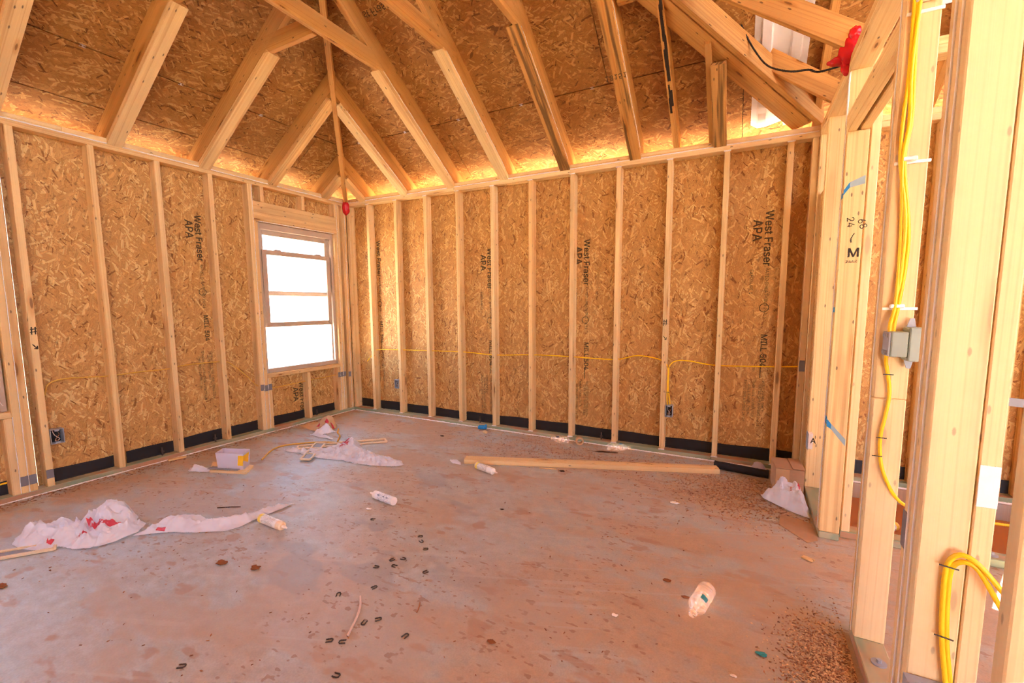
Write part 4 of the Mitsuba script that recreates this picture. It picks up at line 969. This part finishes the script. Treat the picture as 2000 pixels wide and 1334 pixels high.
bottle('clear plastic water bottle without cap lying on the floor near the doorway', (4.065, -1.81), (4.02, -2.01), .036)
bottle('crushed clear bottle at the back wall beside the roll of tape', (2.78, -.075), (2.61, -.10), .030, .8, 'm_label_dark')
bottle('crushed clear bottle with a blue label at the back wall behind the loose board', (3.15, -.10), (3.34, -.06), .032, .7, 'm_blue_plastic')
m = lathe([(.022, -.022), (.036, -.022), (.036, .022), (.022, .022), (.022, -.022)], 28); place_axis(m, np.array([2.885, -.075, .037]), np.array([2.925, -.16, .037]))
t = thing('tape_roll', 'roll of brown packing tape standing on edge near the back wall', 'tape'); put('roll', m, 'm_tape_tan', t, smooth=40)
t = thing('plastic_clip', 'bright blue plastic clip at the foot of the back wall', 'clip')
put('body', beam_mesh((1.80, -.055, .022), (1.865, -.035, .022), .04, .034, (0, 1, 0), .006), 'm_blue_plastic', t); put('knob', place_axis(lathe([(0, 0), (.024, 0), (.026, .006), (.024, .014), (0, .014)], 18), np.array([1.868, -.034, .027]), np.array([1.95, -.01, .027])), 'm_blue_plastic', t)

# cardboard, roll of membrane, loose sheet
t = thing('cardboard_box', 'flattened brown cardboard box with a tape strip standing in the right corner', 'box')
M = trimesh.transformations.rotation_matrix(.07, [0, 0, 1], [4.46, -.34, 0])
def bx(lo, hi, c=.002):
    m = bevel_box(lo, hi, c); m.apply_transform(M); return m
put('body', bx((4.375, -.455, .001), (4.540, -.235, .170), .004), 'm_card', t)
put('tape', bx((4.377, -.4565, .004), (4.455, -.4552, .168), .0003), 'm_tape_tan', t, label='tan packing tape')
for k, (x0, x1, dz) in enumerate(((4.374, 4.47, .0), (4.472, 4.543, .004))):
    put('flap', bx((x0, -.46, .1715 + dz), (x1, -.23, .1745 + dz), .001), 'm_card', t)
m = tube_mesh(spline([(4.00, -.155, .030), (4.10, -.170, .031), (4.22, -.185, .030), (4.36, -.205, .029)], 6), .029, 14); v = np.array(m.vertices); v += .004 * (meshkit.noise(v * 40)[:, None] - .5); v[:, 2] = np.maximum(v[:, 2], .001); m.vertices = v
put('membrane_roll', m, 'm_felt', smooth=50); say('membrane_roll', 'rolled scrap of dark membrane lying against the back wall beside the box', 'roll')
P_, hP = film('plastic_sheet', [(4.22, -.125), (4.34, -.13), (4.365, -.06), (4.30, -.02), (4.25, -.03)], [(4.30, -.08, .08, .06)], 71, amp=.008, mat='m_tub')
say(P_, 'scrap of translucent plastic sheet by the dark roll in the right corner', 'plastic sheet')
S_, hS = film('clear_wrapper', [(2.07, -.93), (2.12, -.90), (2.2, -.95), (2.22, -.985), (2.14, -.985)], [], 73, amp=.014, step=.008)
say(S_, 'small clear plastic wrapper at the left end of the long loose board', 'wrapper')
put('cardboard_sheet', prism([(4.40, -.80), (4.545, -.86), (4.552, -1.06), (4.50, -1.11), (4.38, -.95)], (0, 0, .0015), (1, 0, 0), (0, 1, 0), .003), 'm_card'); say('cardboard_sheet', 'flat dirty cardboard scrap beside the end of the partition plate', 'cardboard')
b_ = film('wood_debris', [(3.06, -.21), (3.16, -.19), (3.26, -.155), (3.24, -.14), (3.10, -.17)], [], 79, amp=.022, step=.01, mat='m_dark_debris')[0]; say(b_, 'dark scraps of torn felt in front of the crushed blue-labelled bottle', 'debris')
s_ = bevel_box((5.02, -.72, -.105), (5.35, -.60, -.075), .002); put('label_board', s_, 'm_white_plastic'); say('label_board', 'white board with printing in the sunken strip behind the doorway post', 'board')
text_on('label_board', 'JOINT COMPOUND', .012, (5.05, -.70, -.0748), (1, 0, 0), (0, 1, 0), 'm_ink', name='print') if False else None

# hose, wires, staples, crumbs
cable('hose', 'thin tan hose curling over the floor between the tub and the paper bag', [[(.70, -1.62, .007), (.56, -1.45, .007), (.52, -1.32, .007), (.60, -1.20, .007), (.72, -1.10, .007), (.86, -1.03, .007)], [(.86, -1.0, .007), (.74, -.87, .007), (.63, -.80, .010), (.55, -.72, .012)]], 'm_yellow_old', .007)
labels['hose']['category'] = 'hose'
cable('wire_piece', 'bent piece of pale wire on the floor in the foreground', [[(2.732, -2.495, .0055), (2.775, -2.535, .0055), (2.815, -2.59, .0055), (2.865, -2.682, .0055)]], 'm_wire_white', .005)
cable('twig', 'thin dark twig on the floor behind the twisted plastic bag', [[(1.285, -2.285, .004), (1.34, -2.245, .004), (1.40, -2.211, .004)]], 'm_dark_debris', .003)
cable('nail', 'single bent nail on the floor between the wire staples and the bottle', [[(2.985, -2.405, .003), (3.0, -2.43, .003), (3.013, -2.459, .003)]], 'm_copper', .003)
labels['wire_piece']['category'] = 'wire'; labels['twig']['category'] = 'twig'; labels['nail']['category'] = 'nail'
st_pts = [(2.456, -3.046, .6), (2.634, -2.525, 2.2), (2.63, -2.298, .3), (2.261, -1.954, 3.3), (2.702, -2.253, 3.2), (2.70, -2.186, .1), (2.656, -2.218, 4.4), (2.636, -1.978, .3), (2.675, -2.017, 5.9),
          (2.742, -2.066, .5), (2.868, -2.223, 4.3), (2.737, -2.418, 1.2), (2.864, -2.60, 4.9), (2.90, -2.56, .8), (3.059, -2.58, 1.4), (2.819, -2.728, .7), (2.868, -2.71, 3.7), (2.971, -2.826, .2), (1.535, -1.304, 3.2)]
for k, (x, y, a) in enumerate(st_pts):
    c, s = math.cos(a), math.sin(a); w_, l_ = .0075, .024
    P = [(-l_ / 2, -w_), (l_ / 2 - .004, -w_), (l_ / 2, -w_ * .5), (l_ / 2, w_ * .5), (l_ / 2 - .004, w_), (-l_ / 2, w_)]
    key = put('wire_staple', tube_mesh([(x + p * c - q * s, y + p * s + q * c, .0026) for p, q in P], .0024, 6), 'm_dark_metal', smooth=True)
    own = {0: 'lone wire staple near the bottom left corner of the photo', 18: 'wire staple nearest the far window, on the floor beyond the blue-labelled tube', 17: 'wire staple at the bottom edge, nearest the camera',
           3: 'wire staple just below the blue-labelled caulk tube', 14: 'wire staple right of the bent pale wire in the foreground', 10: 'wire staple standing apart on the right side of the cluster'}
    say(key, own.get(k, 'one of the U-shaped wire staples clustered in the middle foreground of the floor'), 'staple', None if k in own else 'wire staples clustered in the middle foreground')
r5 = np.random.default_rng(5)
for k, (x, y, R, mt, lab, ct) in enumerate([
        (3.74, -2.108, .010, 'm_white_plastic', 'small round white cap on the floor to the left of the near bottle', 'cap'), (3.808, -.932, .019, 'm_white_plastic', 'small white lump on the floor in front of the right end of the long board', 'scrap'),
        (2.14, -1.869, .013, 'm_white_plastic', 'white crumb on the floor just below the blue-labelled caulk tube', 'scrap'), (4.173, -2.215, .008, 'm_white_plastic', 'white pebble at the bottom edge below the bottle', 'pebble'),
        (2.981, -.748, .016, 'm_dark_debris', 'dark clump in front of the middle of the long board', 'clump'), (3.893, -1.776, .013, 'm_mud', 'brown mud clump behind the near bottle', 'clump'), (3.981, -1.86, .012, 'm_mud', 'brown mud clump touching the left side of the near bottle', 'clump'),
        (3.367, -2.457, .012, 'm_mud', 'mud clump in the foreground left of the white cap', 'clump'), (1.93, -2.62, .022, 'm_mud', 'dried brown leaf-like mud flake on the floor left of the bent wire', 'clump'), (2.12, -2.57, .02, 'm_mud', 'brown mud flake on the floor below the cream-ended caulk tube', 'clump'),
        (4.26, -2.067, .014, 'm_teal', 'tiny blue scrap on the floor below the bottle', 'scrap'), (1.62, -.42, .016, 'm_dark_debris', 'dark clump on the floor near the far corner of the room', 'clump'), (2.88, -1.50, .009, 'm_dark_debris', 'tiny dark crumb in the middle of the floor', 'clump'), (1.23, -3.18, .02, 'm_mud', 'brown mud flake at the lower left below the leftmost bag', 'clump')]):
    m = trimesh.creation.icosphere(2, R); v = np.array(m.vertices); v *= (.6 + .8 * meshkit.fbm(v / R * 1.3 + k * 7, 3))[:, None]; v[:, 2] *= .28; v[:, 2] -= v[:, 2].min(); v[:, :2] *= [1.35, .8]; v[:, :2] += (meshkit.noise(v * 120 + k) - .5)[:, None] * R * .7
    m.vertices = v + [x, y, 0.0005]; key = put({'cap': 'bottle_cap', 'scrap': 'litter_scrap', 'pebble': 'pebble', 'clump': 'mud_clump'}[ct], m, mt, smooth=True); say(key, lab, ct)

keep_out = shapely.union_all([shapely.LineString([(2.21, -.905), (4.03, -.235)]).buffer(.055), Polygon([(.60, -1.97), (.90, -1.87), (.79, -1.74), (.40, -1.85)]), sbox(4.365, -.47, 4.56, -.22),
    Polygon([(4.40, -.80), (4.545, -.86), (4.552, -1.06), (4.50, -1.11), (4.38, -.95)]), shapely.LineString([(4.0, -.155), (4.36, -.205)]).buffer(.038), sbox(3.14, -.14, 3.35, -.02), sbox(2.60, -.14, 2.80, -.03), sbox(2.86, -.18, 2.95, -.05),
    shapely.LineString([(.70, -1.62), (.56, -1.45), (.52, -1.32), (.60, -1.20), (.72, -1.10), (.86, -1.03)]).buffer(.03)])
def chips(key, label, n, sampler, size, tones, seed):
    r = np.random.default_rng(seed); V, F, K = [], [], []
    base = np.array([[x, y, z] for x in (-1, 1) for y in (-1, 1) for z in (-1, 1)], float)
    cf = np.array([[0, 1, 3], [0, 3, 2], [4, 6, 7], [4, 7, 5], [0, 4, 5], [0, 5, 1], [2, 3, 7], [2, 7, 6], [0, 2, 6], [0, 6, 4], [1, 5, 7], [1, 7, 3]])
    for i in range(n):
        x, y = sampler(r)
        if shapely.contains_xy(keep_out, x, y): x, y = sampler(r)
        if shapely.contains_xy(keep_out, x, y): continue
        a = r.uniform(0, 6.28); s = size * r.uniform(.4, 1.6)
        b = base * [s, s * r.uniform(.2, .6), s * .12 + .0003]; tl = r.uniform(-.35, .35)
        b[:, 2] += tl * b[:, 0]; c, q = math.cos(a), math.sin(a)
        b = np.c_[b[:, 0] * c - b[:, 1] * q, b[:, 0] * q + b[:, 1] * c, b[:, 2]]; b[:, 2] -= b[:, 2].min()
        V.append(b + [x, y, .0004]); F.append(cf + 8 * len(F)); K.append(np.tile(np.array(tones[int(r.integers(len(tones)))]) * r.uniform(.7, 1.25), (8, 1)))
    used.add(key); scene[key] = mikit.ply(trimesh.Trimesh(np.vstack(V), np.vstack(F), process=False), 'm_chips', color=np.vstack(K)); say(key, label, 'wood chips', None, 'stuff')
def clampx(x, y): return min(x, 4.54), min(y, -.02)
PALE, RED, MUD = (0.60, 0.42, 0.23), (0.34, 0.16, 0.07), (0.20, 0.085, 0.04)
chips('sawdust', 'sawdust and bark crumbs scattered along the back wall and in the right corner', 6000, lambda r: clampx(*(r.normal([4.23, -.55], [.23, .23]) if r.random() < .65 else r.normal([2.98, -.32], [.55, .20]))), .0038, (PALE, RED, RED, MUD), 1)
chips('sawdust_001', 'heap of pale sawdust and dirt beside the plate at the bottom right', 6500, lambda r: (min(4.54, r.normal(4.47, .07)), r.normal(-2.04, .14)), .0027, (PALE, PALE, RED, MUD), 3)
chips('bark_crumbs', 'red clay crumbs along the foot of the left wall', 900, lambda r: (abs(r.normal(.03, .06)) + .01, r.uniform(-3.2, -.3)), .0045, (RED, MUD), 6)
chips('clay_crumbs', 'sparse crumbs of clay strewn over the open floor', 420, lambda r: (r.uniform(.6, 4.1), r.uniform(-3.2, -1.0)), .0032, (MUD, RED, MUD), 5)
